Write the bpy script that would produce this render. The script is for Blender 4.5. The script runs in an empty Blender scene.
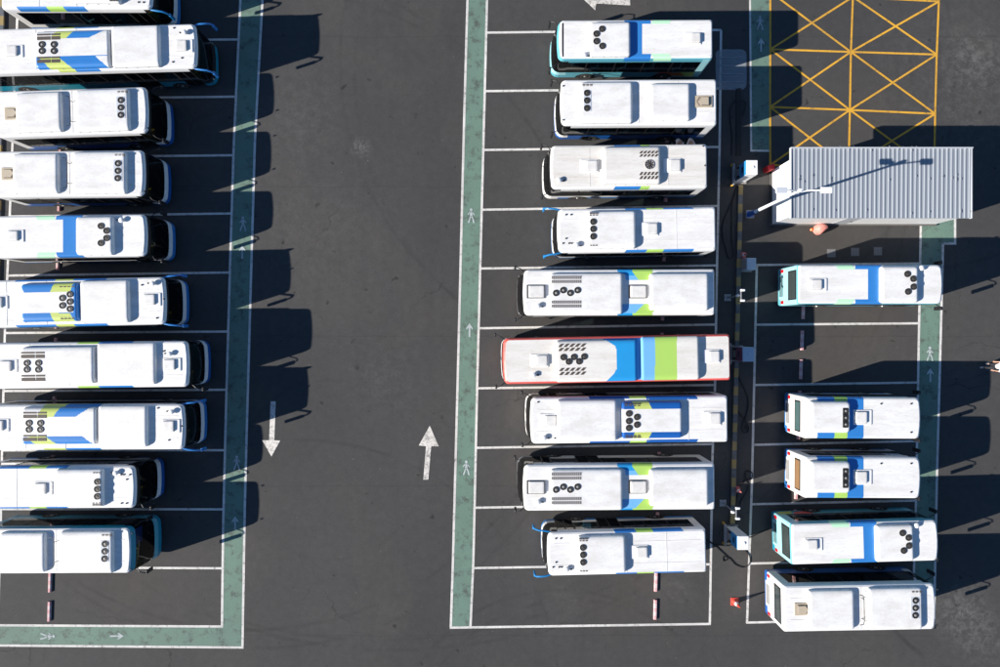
import bpy, math, random
from mathutils import Vector, Matrix
random.seed(7)
PI = math.pi
C = bpy.context.scene.collection
CAMH = 41.0      # drone height in metres
FP = 667.0       # focal length in pixels of a 1000 px wide frame
def P(px, py, z=0.0):
    """image point -> world point on the horizontal plane at height z"""
    k = (CAMH - z) / FP
    return Vector(((px - 500) * k, (333.5 - py) * k, z))

# ------------------------------------------------------------------ materials
MATS = {}
def rgb(c): return (c[0], c[1], c[2], 1)
def mat(name, col, rough=0.5, metal=0.0, dirt=0.0, dcol=None, scale=1.5, stretch=(1, 1, 1), bump=0.0, coat=0.0, spec=0.5):
    if name in MATS: return MATS[name]
    m = bpy.data.materials.new(name); m.use_nodes = True
    nt = m.node_tree; b = nt.nodes['Principled BSDF']
    b.inputs['Base Color'].default_value = rgb(col)
    b.inputs['Roughness'].default_value = rough
    b.inputs['Metallic'].default_value = metal
    b.inputs['Specular IOR Level'].default_value = spec
    if coat: b.inputs['Coat Weight'].default_value = coat; b.inputs['Coat Roughness'].default_value = 0.08
    if dirt > 0 or bump > 0:
        tc = nt.nodes.new('ShaderNodeTexCoord'); mp = nt.nodes.new('ShaderNodeMapping')
        mp.inputs['Scale'].default_value = stretch
        nt.links.new(tc.outputs['Object'], mp.inputs['Vector'])
        n = nt.nodes.new('ShaderNodeTexNoise'); n.inputs['Scale'].default_value = scale
        n.inputs['Detail'].default_value = 8; n.inputs['Roughness'].default_value = 0.65
        oi = nt.nodes.new('ShaderNodeObjectInfo'); sc_ = nt.nodes.new('ShaderNodeVectorMath'); sc_.operation = 'SCALE'; sc_.inputs[0].default_value = (37, 53, 19); nt.links.new(oi.outputs['Random'], sc_.inputs['Scale'])
        nt.links.new(sc_.outputs[0], mp.inputs['Location'])
        nt.links.new(mp.outputs[0], n.inputs['Vector'])
    if dirt > 0:
        r = nt.nodes.new('ShaderNodeValToRGB')
        r.color_ramp.elements[0].position = 0.42; r.color_ramp.elements[1].position = 0.75
        r.color_ramp.elements[0].color = rgb(col)
        d = dcol or tuple(x * 0.6 for x in col)
        r.color_ramp.elements[1].color = rgb(tuple(c * (1 - dirt) + e * dirt for c, e in zip(col, d)))
        nt.links.new(n.outputs[0], r.inputs[0])
        n5 = nt.nodes.new('ShaderNodeTexNoise'); n5.inputs['Scale'].default_value = scale * 9; n5.inputs['Detail'].default_value = 5; n5.inputs['Roughness'].default_value = .75; nt.links.new(mp.outputs[0], n5.inputs['Vector'])
        mr = nt.nodes.new('ShaderNodeMapRange'); mr.inputs[1].default_value = .52; mr.inputs[2].default_value = .78; mr.inputs[3].default_value = 0; mr.inputs[4].default_value = dirt; nt.links.new(n5.outputs[0], mr.inputs[0])
        mx = nt.nodes.new('ShaderNodeMix'); mx.data_type = 'RGBA'; nt.links.new(mr.outputs[0], mx.inputs[0]); nt.links.new(r.outputs[0], mx.inputs[6]); mx.inputs[7].default_value = rgb(tuple(q * .8 for q in d)); nt.links.new(mx.outputs[2], b.inputs['Base Color'])
    if bump > 0:
        bp = nt.nodes.new('ShaderNodeBump'); bp.inputs['Strength'].default_value = bump
        n2 = nt.nodes.new('ShaderNodeTexNoise'); n2.inputs['Scale'].default_value = 60
        nt.links.new(tc.outputs['Object'], n2.inputs['Vector'])
        nt.links.new(n2.outputs[0], bp.inputs['Height']); nt.links.new(bp.outputs[0], b.inputs['Normal'])
    MATS[name] = m; return m

def glass(name, tint, gloss=0.10):
    m = bpy.data.materials.new(name); m.use_nodes = True
    nt = m.node_tree; nt.nodes.clear()
    o = nt.nodes.new('ShaderNodeOutputMaterial'); mx = nt.nodes.new('ShaderNodeMixShader')
    t = nt.nodes.new('ShaderNodeBsdfTransparent'); t.inputs[0].default_value = rgb(tint)
    g = nt.nodes.new('ShaderNodeBsdfGlossy'); g.inputs[0].default_value = (1, 1, 1, 1); g.inputs['Roughness'].default_value = 0.03
    f = nt.nodes.new('ShaderNodeFresnel'); f.inputs[0].default_value = 1.45
    nt.links.new(f.outputs[0], mx.inputs[0]); nt.links.new(t.outputs[0], mx.inputs[1]); nt.links.new(g.outputs[0], mx.inputs[2])
    nt.links.new(mx.outputs[0], o.inputs[0]); MATS[name] = m; return m

ROOF = mat('roof_white_paint', (.76, .755, .74), .5, dirt=.5, dcol=(.46, .43, .38), scale=1.1, stretch=(.35, 1.6, 1))
ROOFD = mat('roof_white_paint_dusty', (.70, .68, .64), .55, dirt=.55, dcol=(.46, .42, .36), scale=1.3, stretch=(.3, 1.8, 1))
WHITE = mat('white_gelcoat', (.76, .755, .745), .38, dirt=.2, dcol=(.55, .53, .5), scale=2.2)
POD = mat('white_unit_plastic', (.745, .74, .725), .5, dirt=.5, dcol=(.46, .43, .38), scale=1.4, stretch=(.6, 1.3, 1))
BLACK = mat('black_plastic', (.012, .012, .014), .5)
FAND = mat('fan_black', (.018, .017, .016), .6)
FANG = mat('fan_hub_grey', (.30, .30, .30), .6)
FANM = mat('fan_blade_grey', (.06, .055, .05), .5)
GRB = mat('grille_brown', (.07, .055, .045), .7)
GRG = mat('grille_grey', (.30, .285, .28), .6)
BLUE = mat('livery_blue', (.03, .19, .52), .35, dirt=.15, coat=.3)
DBLUE = mat('livery_deep_blue', (.01, .095, .36), .35, coat=.3)
LBLUE = mat('livery_light_blue', (.16, .42, .74), .35)
SKY = mat('livery_sky_blue', (.02, .28, .62), .35, dirt=.1, coat=.2)
GREEN = mat('livery_lime', (.37, .58, .12), .4)
OLIVE = mat('livery_yellow_green', (.50, .58, .15), .4, dirt=.2)
MINT = mat('livery_mint', (.47, .78, .52), .4)
CYAN = mat('livery_cyan', (.11, .38, .46), .35, coat=.3)
LCYAN = mat('livery_pale_cyan', (.30, .58, .62), .35)
TEAL = mat('livery_teal', (.01, .22, .32), .35, coat=.3)
RED = mat('livery_red', (.66, .10, .08), .4)
ORANGE = mat('livery_orange', (.65, .16, .03), .4)
LAMPR = mat('tail_lamp_red', (.45, .01, .015), .2, coat=.5)
LAMPW = mat('head_lamp', (.6, .62, .65), .15, coat=.5)
AMBER = mat('amber_lamp', (.8, .33, .03), .3)
RUBBER = mat('tyre_rubber', (.018, .018, .018), .8)
RIM = mat('rim_metal', (.45, .44, .42), .35, metal=.8)
SEAT = mat('seat_fabric', (.03, .08, .13), .8)
FLOORG = mat('bus_floor_grey', (.09, .10, .10), .7)
GOLD = mat('step_ochre', (.42, .29, .02), .6)
BEIGE = mat('hatch_beige', (.46, .39, .29), .6, dirt=.3)
BEIGED = mat('hatch_brown', (.18, .15, .12), .6)
SCREEN = mat('blue_sun_blind', (.03, .08, .35), .6)
GREYM = mat('grey_metal', (.30, .31, .33), .45, metal=.3)
CONC = mat('concrete', (.27, .26, .25), .85, dirt=.4)
GW = glass('tinted_window_glass', (.42, .50, .50))
GF = glass('windshield_glass', (.42, .48, .48))

# ------------------------------------------------------------------ mesh builder
class MB:
    def __init__(s): s.v = []; s.f = []; s.m = []; s.ms = []
    def mi(s, m):
        if m not in s.ms: s.ms.append(m)
        return s.ms.index(m)
    def face(s, pts, m):
        n = len(s.v); s.v += [tuple(p) for p in pts]; s.f.append(tuple(range(n, n + len(pts)))); s.m.append(s.mi(m))
    def box(s, x0, x1, y0, y1, z0, z1, m, taper=0.0):
        n = len(s.v); t = taper
        s.v += [(x0, y0, z0), (x1, y0, z0), (x1, y1, z0), (x0, y1, z0), (x0 + t, y0 + t, z1), (x1 - t, y0 + t, z1), (x1 - t, y1 - t, z1), (x0 + t, y1 - t, z1)]
        k = s.mi(m)
        for f in ((3, 2, 1, 0), (4, 5, 6, 7), (0, 1, 5, 4), (1, 2, 6, 5), (2, 3, 7, 6), (3, 0, 4, 7)):
            s.f.append(tuple(n + i for i in f)); s.m.append(k)
    def bbox(s, x0, x1, y0, y1, z0, z1, m, b=0.02):
        """box with chamfered top edges and vertical corners"""
        def ring(i, z):
            c = b
            return [(x0 + c + i, y0 + i, z), (x1 - c - i, y0 + i, z), (x1 - i, y0 + c + i, z), (x1 - i, y1 - c - i, z), (x1 - c - i, y1 - i, z), (x0 + c + i, y1 - i, z), (x0 + i, y1 - c - i, z), (x0 + i, y0 + c + i, z)]
        s.rings([ring(0, z0), ring(0, z1 - b), ring(b * .35, z1 - b * .3), ring(b, z1)], m)
    def rings(s, rs, m, caps=True, ms=None):
        n = len(s.v); N = len(rs[0])
        for r in rs: s.v += [tuple(p) for p in r]
        for k in range(len(rs) - 1):
            mm = s.mi(ms[k] if ms else m)
            for i in range(N):
                j = (i + 1) % N
                s.f.append((n + k * N + i, n + k * N + j, n + (k + 1) * N + j, n + (k + 1) * N + i)); s.m.append(mm)
        if caps:
            s.f.append(tuple(n + i for i in reversed(range(N)))); s.m.append(s.mi(ms[0] if ms else m))
            s.f.append(tuple(n + (len(rs) - 1) * N + i for i in range(N))); s.m.append(s.mi(ms[-1] if ms else m))
    def lathe(s, c, prof, m, n=16, axis='z', ms=None):
        rs = []
        for r, h in prof:
            ring = []
            for i in range(n):
                a = 2 * PI * i / n; u, w = r * math.cos(a), r * math.sin(a)
                ring.append({'z': (c[0] + u, c[1] + w, c[2] + h), 'y': (c[0] + w, c[1] + h, c[2] + u), 'x': (c[0] + h, c[1] + u, c[2] + w)}[axis])
            rs.append(ring)
        s.rings(rs, m, True, ms)
    def tube(s, pts, r, m, n=8):
        pts = [Vector(p) for p in pts]; rs = []
        up = Vector((0, 0, 1))
        for i, p in enumerate(pts):
            d = (pts[min(i + 1, len(pts) - 1)] - pts[max(i - 1, 0)]).normalized()
            a = up if abs(d.dot(up)) < .95 else Vector((1, 0, 0))
            u = d.cross(a).normalized(); w = d.cross(u).normalized()
            rr = r[i] if isinstance(r, (list, tuple)) else r
            rs.append([p + u * (rr * math.cos(2 * PI * k / n)) + w * (rr * math.sin(2 * PI * k / n)) for k in range(n)])
        s.rings(rs, m)
    def build(s, name, parent=None, smooth=False, loc=None):
        me = bpy.data.meshes.new(name); me.from_pydata(s.v, [], s.f)
        for m in s.ms: me.materials.append(m)
        me.polygons.foreach_set('material_index', s.m)
        if smooth: me.polygons.foreach_set('use_smooth', [True] * len(me.polygons))
        me.update()
        import bmesh
        bm = bmesh.new(); bm.from_mesh(me); bmesh.ops.remove_doubles(bm, verts=bm.verts, dist=1e-5)
        if not getattr(s, 'flatn', False): bmesh.ops.recalc_face_normals(bm, faces=bm.faces)
        bm.to_mesh(me); bm.free()
        if smooth: me.set_sharp_from_angle(angle=math.radians(35))
        o = bpy.data.objects.new(name, me); C.objects.link(o)
        if parent: o.parent = parent
        if loc: o.location = loc
        return o
def empty(name, loc, rz=0):
    o = bpy.data.objects.new(name, None); C.objects.link(o); o.location = loc; o.rotation_euler = (0, 0, rz); o.empty_display_size = .3; return o
def tag(o, label, cat, group=None):
    o['label'] = label; o['category'] = cat
    if group: o['group'] = group
    return o
def struct(o): o['kind'] = 'structure'; return o

# ------------------------------------------------------------------ world, sun, camera
sc = bpy.context.scene
AZ = math.radians(17.8); EL = math.radians(24.7)   # light travels towards +x, a little +y
w = bpy.data.worlds.new('World'); sc.world = w; w.use_nodes = True
nt = w.node_tree; bg = nt.nodes['Background']
sky = nt.nodes.new('ShaderNodeTexSky'); sky.sky_type = 'NISHITA'; sky.sun_disc = False
sky.sun_elevation = EL; sky.sun_rotation = math.atan2(-math.cos(AZ), -math.sin(AZ)) % (2 * PI)
sky.dust_density = 0.0; sky.ozone_density = 5.5; sky.air_density = 1.0
nt.links.new(sky.outputs[0], bg.inputs[0]); bg.inputs[1].default_value = .066
L = bpy.data.lights.new('sun', 'SUN'); L.energy = 5.0; L.angle = math.radians(.53); L.color = (1, .935, .85)
so = bpy.data.objects.new('sun', L); C.objects.link(so)
so.rotation_euler = Vector((math.cos(EL) * math.cos(AZ), math.cos(EL) * math.sin(AZ), -math.sin(EL))).to_track_quat('-Z', 'Y').to_euler()
cam = bpy.data.cameras.new('camera'); cam.sensor_width = 36; cam.lens = 36 * FP / 1000; cam.clip_end = 2000
co = bpy.data.objects.new('camera', cam); C.objects.link(co); co.location = (0, 0, CAMH); sc.camera = co
sc.view_settings.view_transform = 'Standard'; sc.view_settings.look = 'None'; sc.view_settings.gamma = 1
sc.view_settings.exposure = 0.93

# ------------------------------------------------------------------ ground
def asphalt_mat():
    m = bpy.data.materials.new('asphalt'); m.use_nodes = True; nt = m.node_tree; b = nt.nodes['Principled BSDF']
    N = nt.nodes.new; Lk = nt.links.new
    tc = N('ShaderNodeTexCoord')
    def noise(scale, detail=6, rough=.6, vec=None, dist=0):
        n = N('ShaderNodeTexNoise'); n.inputs['Scale'].default_value = scale; n.inputs['Detail'].default_value = detail; n.inputs['Roughness'].default_value = rough; n.inputs['Distortion'].default_value = dist
        Lk(vec or tc.outputs['Object'], n.inputs['Vector']); return n.outputs[0]
    def mrange(x, a, b_, c, d):
        r = N('ShaderNodeMapRange'); r.inputs[1].default_value = a; r.inputs[2].default_value = b_; r.inputs[3].default_value = c; r.inputs[4].default_value = d; Lk(x, r.inputs[0]); return r.outputs[0]
    def math_(op, a, c):
        q = N('ShaderNodeMath'); q.operation = op
        for i, x in enumerate((a, c)):
            if isinstance(x, (int, float)): q.inputs[i].default_value = x
            else: Lk(x, q.inputs[i])
        return q.outputs[0]
    def mix(f, a, c):
        q = N('ShaderNodeMix'); q.data_type = 'RGBA'
        if isinstance(f, (int, float)): q.inputs[0].default_value = f
        else: Lk(f, q.inputs[0])
        for i, x in ((6, a), (7, c)):
            if isinstance(x, tuple): q.inputs[i].default_value = rgb(x)
            else: Lk(x, q.inputs[i])
        return q.outputs[2]
    base = mix(mrange(noise(.06, 4), .35, .65, 0, 1), (.049, .0487, .0485), (.061, .0595, .0585))
    base = mix(math_('MULTIPLY', mrange(noise(.16, 5, .6, None, .6), .5, .72, 0, 1), .5), base, (.076, .069, .062))
    # lane streaks worn by wheels, running along y
    mp = N('ShaderNodeMapping'); mp.inputs['Scale'].default_value = (.55, .035, 1); Lk(tc.outputs['Object'], mp.inputs['Vector'])
    base = mix(math_('MULTIPLY', mrange(noise(1.0, 5, .6, mp.outputs[0]), .48, .7, 0, 1), .35), base, (.045, .044, .045))
    # fine aggregate
    ag = mrange(noise(14, 4, .85), .3, .7, .82, 1.18)
    hs = N('ShaderNodeHueSaturation'); Lk(ag, hs.inputs['Value']); Lk(base, hs.inputs['Color']); base = hs.outputs[0]
    ag2 = mrange(noise(2.2, 6, .7), .3, .7, .9, 1.1)
    hs = N('ShaderNodeHueSaturation'); Lk(ag2, hs.inputs['Value']); Lk(base, hs.inputs['Color']); base = hs.outputs[0]
    # pale patches at fixed places: x, y, radius, strength ; dark oil stains negative
    spots = [(361, 148, 13, .55), (975, 58, 36, .3), (960, 90, 120, .16), (300, 230, 130, .08), (960, 612, 38, .42), (985, 640, 40, .3), (925, 590, 8, .5), (385, 380, 60, .10), (300, 110, 60, .12),
             (640, 588, 0, 0), (637, 577, 8, -.7), (635, 593, 3.5, -.8), (687, 600, 4, -.7), (800, 345, 3.5, -.7), (771, 348, 4, -.5), (852, 80, 2.5, -.6), (570, 600, 30, .1), (675, 588, 26, .14), (600, 60, 0, 0), (860, 350, 50, .06)]
    for (px, py, r, st) in [(860, 330, 90, .5), (620, 600, 70, .35), (780, 560, 70, .3), (820, 240, 70, .5), (520, 300, 60, .3), (520, 480, 60, .3), (140, 600, 90, .25), (880, 100, 60, .4), (820, 420, 70, .5)]:
        c = P(px, py); R = r * CAMH / FP
        vm = N('ShaderNodeVectorMath'); vm.operation = 'DISTANCE'; Lk(tc.outputs['Object'], vm.inputs[0]); vm.inputs[1].default_value = c
        base = mix(math_('MULTIPLY', math_('MULTIPLY', mrange(vm.outputs['Value'], 0, R, 1, 0), mrange(noise(.5, 5), .3, .6, .3, 1)), st), base, (.075, .062, .052))
    for (px, py, r, st) in spots:
        if r == 0: continue
        c = P(px, py); R = r * CAMH / FP
        vm = N('ShaderNodeVectorMath'); vm.operation = 'DISTANCE'; Lk(tc.outputs['Object'], vm.inputs[0]); vm.inputs[1].default_value = c
        msk = mrange(vm.outputs['Value'], 0, R, 1, 0)
        n = mrange(noise(1.9 if r > 15 else 5, 10, .86, None, .3), .46, .60, 0, 1)
        f = math_('MULTIPLY', math_('MULTIPLY', msk, n), abs(st))
        base = mix(f, base, (.25, .245, .235) if st > 0 else (.012, .012, .012))
    for (ax, ay, ar, st) in [(250, 300, 330, .3), (262, 318, 330, .22), (640, 60, 300, .25), (655, 75, 300, .2), (300, 700, 260, .25), (380, 120, 520, .2), (395, 130, 520, .2), (1010, 520, 160, .3), (1020, 530, 160, .25), (900, -60, 330, .25), (330, 470, 90, .18), (560, 760, 170, .25), (575, 770, 170, .2)]:
        c = P(ax, ay); R = ar * CAMH / FP
        vm = N('ShaderNodeVectorMath'); vm.operation = 'DISTANCE'; Lk(tc.outputs['Object'], vm.inputs[0]); vm.inputs[1].default_value = c
        dd = math_('ABSOLUTE', math_('SUBTRACT', vm.outputs['Value'], R), 0)
        base = mix(math_('MULTIPLY', math_('MULTIPLY', mrange(dd, .05, .16, 1, 0), mrange(noise(.35, 5, .7), .42, .62, 0, 1)), st), base, (.022, .022, .023))
    vo = N('ShaderNodeTexVoronoi'); vo.feature = 'DISTANCE_TO_EDGE'; vo.inputs['Scale'].default_value = .11; vo.inputs['Randomness'].default_value = 1.0
    nv = N('ShaderNodeTexNoise'); nv.inputs['Scale'].default_value = .9; nv.inputs['Detail'].default_value = 6; Lk(tc.outputs['Object'], nv.inputs['Vector'])
    va = N('ShaderNodeVectorMath'); va.operation = 'MULTIPLY_ADD'; Lk(nv.outputs['Color'], va.inputs[0]); va.inputs[1].default_value = (1.6, 1.6, 0); Lk(tc.outputs['Object'], va.inputs[2]); Lk(va.outputs[0], vo.inputs['Vector'])
    base = mix(math_('MULTIPLY', math_('MULTIPLY', mrange(vo.outputs['Distance'], 0, .0035, 1, 0), mrange(noise(.12, 3), .5, .58, 0, 1)), .6), base, (.02, .02, .02))
    drip = mrange(noise(1.3, 2, .5), .70, .76, 0, .75); base = mix(drip, base, (.02, .019, .018))
    sp = mrange(noise(5.5, 2, .4), .775, .80, 0, .6); base = mix(sp, base, (.22, .21, .20))
    # construction joints every ~9 m across the aisle
    sx = N('ShaderNodeSeparateXYZ'); Lk(tc.outputs['Object'], sx.inputs[0])
    yy = math_('ADD', sx.outputs[1], math_('MULTIPLY', noise(.4, 3), .35))
    pp = math_('PINGPONG', yy, 4.6)
    base = mix(math_('MULTIPLY', mrange(pp, 0, .05, 1, 0), .30), base, (.03, .03, .03))
    Lk(base, b.inputs['Base Color']); b.inputs['Roughness'].default_value = .85
    b.inputs['Specular IOR Level'].default_value = .25
    bp = N('ShaderNodeBump'); bp.inputs['Strength'].default_value = .35; bp.inputs['Distance'].default_value = .02
    Lk(noise(30, 3, .8), bp.inputs['Height']); Lk(bp.outputs[0], b.inputs['Normal'])
    return m
g = MB(); g.face([(-600, -600, 0), (600, -600, 0), (600, 600, 0), (-600, 600, 0)], asphalt_mat()); struct(g.build('ground'))

def paint(name, col, wear=.35, thr=.55, scale=3.0, under=(.06, .058, .057)):
    m = bpy.data.materials.new(name); m.use_nodes = True; nt = m.node_tree; b = nt.nodes['Principled BSDF']; N = nt.nodes.new; Lk = nt.links.new
    tc = N('ShaderNodeTexCoord')
    def ns(s, d, r, dist=0):
        n = N('ShaderNodeTexNoise'); n.inputs['Scale'].default_value = s; n.inputs['Detail'].default_value = d; n.inputs['Roughness'].default_value = r; n.inputs['Distortion'].default_value = dist; Lk(tc.outputs['Object'], n.inputs['Vector']); return n
    n = ns(scale, 9, .75); r = N('ShaderNodeMapRange'); r.inputs[1].default_value = thr - .03; r.inputs[2].default_value = thr + .1; r.inputs[3].default_value = 0; r.inputs[4].default_value = wear
    Lk(n.outputs[0], r.inputs[0])
    n2 = ns(.35, 4, .6, .5); r2 = N('ShaderNodeMapRange'); r2.inputs[1].default_value = .35; r2.inputs[2].default_value = .7; r2.inputs[3].default_value = 0; r2.inputs[4].default_value = .28; Lk(n2.outputs[0], r2.inputs[0])
    a = N('ShaderNodeMath'); a.operation = 'ADD'; Lk(r.outputs[0], a.inputs[0]); Lk(r2.outputs[0], a.inputs[1])
    n3 = ns(12, 4, .8); mu = N('ShaderNodeMapRange'); mu.inputs[1].default_value = .3; mu.inputs[2].default_value = .75; mu.inputs[3].default_value = -.05; mu.inputs[4].default_value = .16; Lk(n3.outputs[0], mu.inputs[0])
    a2 = N('ShaderNodeMath'); a2.operation = 'ADD'; a2.use_clamp = True; Lk(a.outputs[0], a2.inputs[0]); Lk(mu.outputs[0], a2.inputs[1])
    mx = N('ShaderNodeMix'); mx.data_type = 'RGBA'; mx.inputs[6].default_value = rgb(col); mx.inputs[7].default_value = rgb(under)
    Lk(a2.outputs[0], mx.inputs[0]); Lk(mx.outputs[2], b.inputs['Base Color']); b.inputs['Roughness'].default_value = .75; b.inputs['Specular IOR Level'].default_value = .3
    return m
PW = paint('white_road_paint', (.70, .68, .645), .45)
PA = paint('white_arrow_paint', (.72, .69, .64), .5, .5)
PG = paint('green_walkway_paint', (.14, .23, .18), .75, .535, 1.6, (.075, .09, .08))
PY = paint('yellow_road_paint', (.72, .38, .035), .5, .56)
PI_ = paint('white_symbol_paint', (.50, .56, .56), .4)

def ribbon(mb, pts, wpx, z, m):
    """painted line of a width given in pixels along a polyline of image points"""
    W = [P(*p, 0) for p in pts]; hw = wpx * CAMH / FP / 2
    L_, R_ = [], []
    for i, p in enumerate(W):
        d = (W[min(i + 1, len(W) - 1)] - W[max(i - 1, 0)]); d.z = 0; d.normalize(); n = Vector((-d.y, d.x, 0)) * hw
        L_.append((p.x + n.x, p.y + n.y, z)); R_.append((p.x - n.x, p.y - n.y, z))
    for i in range(len(W) - 1): mb.face([R_[i], R_[i + 1], L_[i + 1], L_[i]], m)
def lerp(poly, y):
    """x of a polyline (given top to bottom) at image row y"""
    for a, b in zip(poly, poly[1:]):
        if y <= b[1] or b is poly[-1]:
            t = (y - a[1]) / (b[1] - a[1]); return a[0] + (b[0] - a[0]) * t
LI = [(243, -60), (240.5, 0), (233.8, 145), (229.8, 275), (226.3, 400), (223.2, 525), (222, 626.5)]
LO = [(266, -60), (262.5, 0), (255, 140), (250.4, 300), (246.8, 430), (244.8, 510), (242.5, 647)]
LV = [(20, -60), (18, 0), (12.5, 145), (8, 262), (5, 330), (2, 455), (1, 515), (-2, 625)]
MO = [(470, -60), (467.5, 0), (464.4, 110), (457.7, 380), (453, 560), (450.8, 627)]
MI = [(489, -60), (487, 0), (484.3, 110), (477.3, 380), (473.4, 560), (470.5, 626.5)]
MV = [(721, 30), (719.5, 150), (717, 265), (715, 385), (712.5, 455), (709.8, 623.5)]
RV = [(756.8, 265), (752, 480), (747, 623)]
RI = [(920.8, 223), (918, 382), (916, 500), (912.5, 619)]
RO = [(955, 223), (955, 243.5), (943, 243.5), (940.3, 350), (937, 470), (934, 619)]
TL = [(750, -60), (750, 0), (751.2, 151)]
# green walkway sheets
mb = MB(); mb.flatn = True
def strip(a, b, ys):
    for y0, y1 in zip(ys, ys[1:]):
        q = [(lerp(a, y0), y0), (lerp(a, y1), y1), (lerp(b, y1), y1), (lerp(b, y0), y0)]
        mb.face([P(*p) + Vector((0, 0, .004)) for p in q], PG)
strip(LI, LO, [-60, 0, 145, 275, 400, 525, 626])
mb.face([P(*p) + Vector((0, 0, .004)) for p in ((-60, 624.5), (-60, 645), (242.5, 647), (244, 626), (222, 626))], PG)
strip(MO, MI, [-60, 0, 110, 380, 560, 627])
strip(TL, [(770, -60), (770, 151)], [-60, 0, 150.5])
strip(RI, [(943.3, 243), (940.3, 350), (937, 470), (934, 619)], [243.5, 350, 470, 619])
mb.face([P(*p) + Vector((0, 0, .004)) for p in ((920.8, 216), (920.5, 243.5), (955, 243.5), (955, 216))], PG)
struct(mb.build('walkway'))
mb = MB(); mb.flatn = True; z = .008; w0 = 2.3
for pl in (LI, LO, LV, MO, MI, MV, RV, RI): ribbon(mb, pl, w0, z, PW)
z2 = .0085
def hl(a, b, wd=2.2, zz=.012): ribbon(mb, [a, b], wd, zz, PW)
ribbon(mb, [(955, 216), (955, 244.6)], w0, z, PW); ribbon(mb, [(956.1, 243.5), (943.4, 243.5)], w0, .0122, PW)
ribbon(mb, RO[2:], w0, z, PW); ribbon(mb, [(920.9, 216), (920.8, 223.2)], w0, .0122, PW)
ribbon(mb, [(750, -60), (750, 0), (751.2, 151.6)], 1.9, z, PW); hl((750.2, 150.6), (770, 150.9), 1.9)
ribbon(mb, [(-60, 624.6), (0, 625.2), (223.1, 626.4)], w0, .0121, PW); ribbon(mb, [(-60, 645), (0, 645.4), (243.6, 647.4)], w0, .0121, PW)
LH = [(-21, -20), (41, 39.5), (99.3, 96.7), (157.5, 155.3), (216.5, 213.5), (275.6, 272.5), (333, 331.5), (391, 389.7), (450.3, 450.2), (509, 509.3), (567.2, 568.2)]
for a, b in LH: hl((lerp(LV, a), a), (lerp(LI, b), b))
MH = [(32.7, 30), (91.2, 88.5), (150, 147), (209.8, 206), (268.5, 265.5), (328.3, 324.5), (388.3, 385), (447.8, 444), (507.7, 503.5), (568, 564.2)]
for a, b in MH: hl((lerp(MI, a), a), (lerp(MV, b), b))
ribbon(mb, [(449.7, 627.6), (710.8, 623.8)], w0, .0121, PW)
RH = [(265, 263.5), (324.7, 323.3), (385, 382.5), (444.8, 441), (504.2, 500.5), (563.5, 559.5), (622.5, 619)]
for a, b in RH: hl((lerp(RV, a) - (.9 if a in (265, 622.5) else 0), a), (lerp(RI, b), b))
struct(mb.build('parking_lines'))
# yellow hatched box
mb = MB(); mb.flatn = True
c0 = [(770.2, -66), (770.2, -8), (770.2, 49.4), (770.0, 107), (770.2, 165)]
c1 = [(853.5, -62), (852.8, -3), (850.8, 52), (849.8, 110), (848.5, 168)]
c2 = [(940, -57), (938.9, 1.5), (936.6, 54.6), (935, 113.8), (934, 172)]
zz = .012
for col in (c0, c1, c2): ribbon(mb, [(col[1][0], -3)] + col[2:], 2.0, zz, PY)
for r in (1, 2, 3, 4):
    zz += .0003; ribbon(mb, [c0[r], c1[r], c2[r]], 1.9, zz, PY)
for r in (1, 2, 3):
    for A, B in ((c0, c1), (c1, c2)):
        zz += .0003; ribbon(mb, [A[r], B[r + 1]], 1.9, zz, PY); zz += .0003; ribbon(mb, [A[r + 1], B[r]], 1.9, zz, PY)
tag(mb.build('yellow_box_marking'), 'yellow no-parking grid with crossing diagonals painted north of the grey-roofed cabin', 'road marking')

def poly_mark(name, px, m, label, cat='road marking', group=None, z=.012):
    mb = MB(); mb.flatn = True; mb.face([P(*p) + Vector((0, 0, z)) for p in px], m)
    return tag(mb.build(name), label, cat, group)
G1 = 'large white direction arrows on the asphalt'
poly_mark('direction_arrow', [(271.5, 456.5), (262.2, 440.2), (269.2, 440.3), (270.6, 401.3), (275.8, 401.3), (274.4, 440.3), (280.2, 440.6)], PA, 'long white arrow pointing down the aisle, its tail in bus shadow', group=G1)
poly_mark('direction_arrow', [(429.8, 425.6), (438.8, 446.2), (431.2, 446.2), (428.4, 479.6), (423.3, 479.6), (426, 446.2), (418.8, 445.4)], PA, 'long white arrow pointing up the aisle beside the middle green walkway', group=G1)
poly_mark('direction_arrow', [(582, -2), (595.5, -11), (595.2, -4), (630, -5), (630.2, 5.5), (596.3, 3.6), (595.2, 10.4)], PA, 'broad white arrow pointing left at the top edge above the cyan bus', group=G1)

def ped(px, py, rot, label, s=1.0):
    """walking-figure symbol painted flat, head 'up' before rotation"""
    mb = MB(); mb.flatn = True; c = P(px, py)
    def T(u, v):
        a = rot; return (c.x + (u * math.cos(a) - v * math.sin(a)) * s, c.y + (u * math.sin(a) + v * math.cos(a)) * s, .0125)
    mb.face([T(.0 + .085 * math.cos(t * PI / 6), .38 + .085 * math.sin(t * PI / 6)) for t in range(12)], PI_)
    def q(a, b, w):
        d = Vector((b[0] - a[0], b[1] - a[1])).normalized(); n = (-d.y * w / 2, d.x * w / 2)
        mb.face([T(a[0] - n[0], a[1] - n[1]), T(b[0] - n[0], b[1] - n[1]), T(b[0] + n[0], b[1] + n[1]), T(a[0] + n[0], a[1] + n[1])], PI_)
    q((0, .28), (0, -.02), .15); q((-.02, 0), (-.17, -.42), .08); q((.02, 0), (.12, -.2), .08); q((.12, -.2), (.16, -.44), .08)
    q((.05, .25), (.2, .06), .06); q((-.05, .25), (-.2, .08), .06)
    tag(mb.build('pedestrian_symbol'), label, 'road marking', 'white walking-figure symbols on the green walkways')
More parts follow.
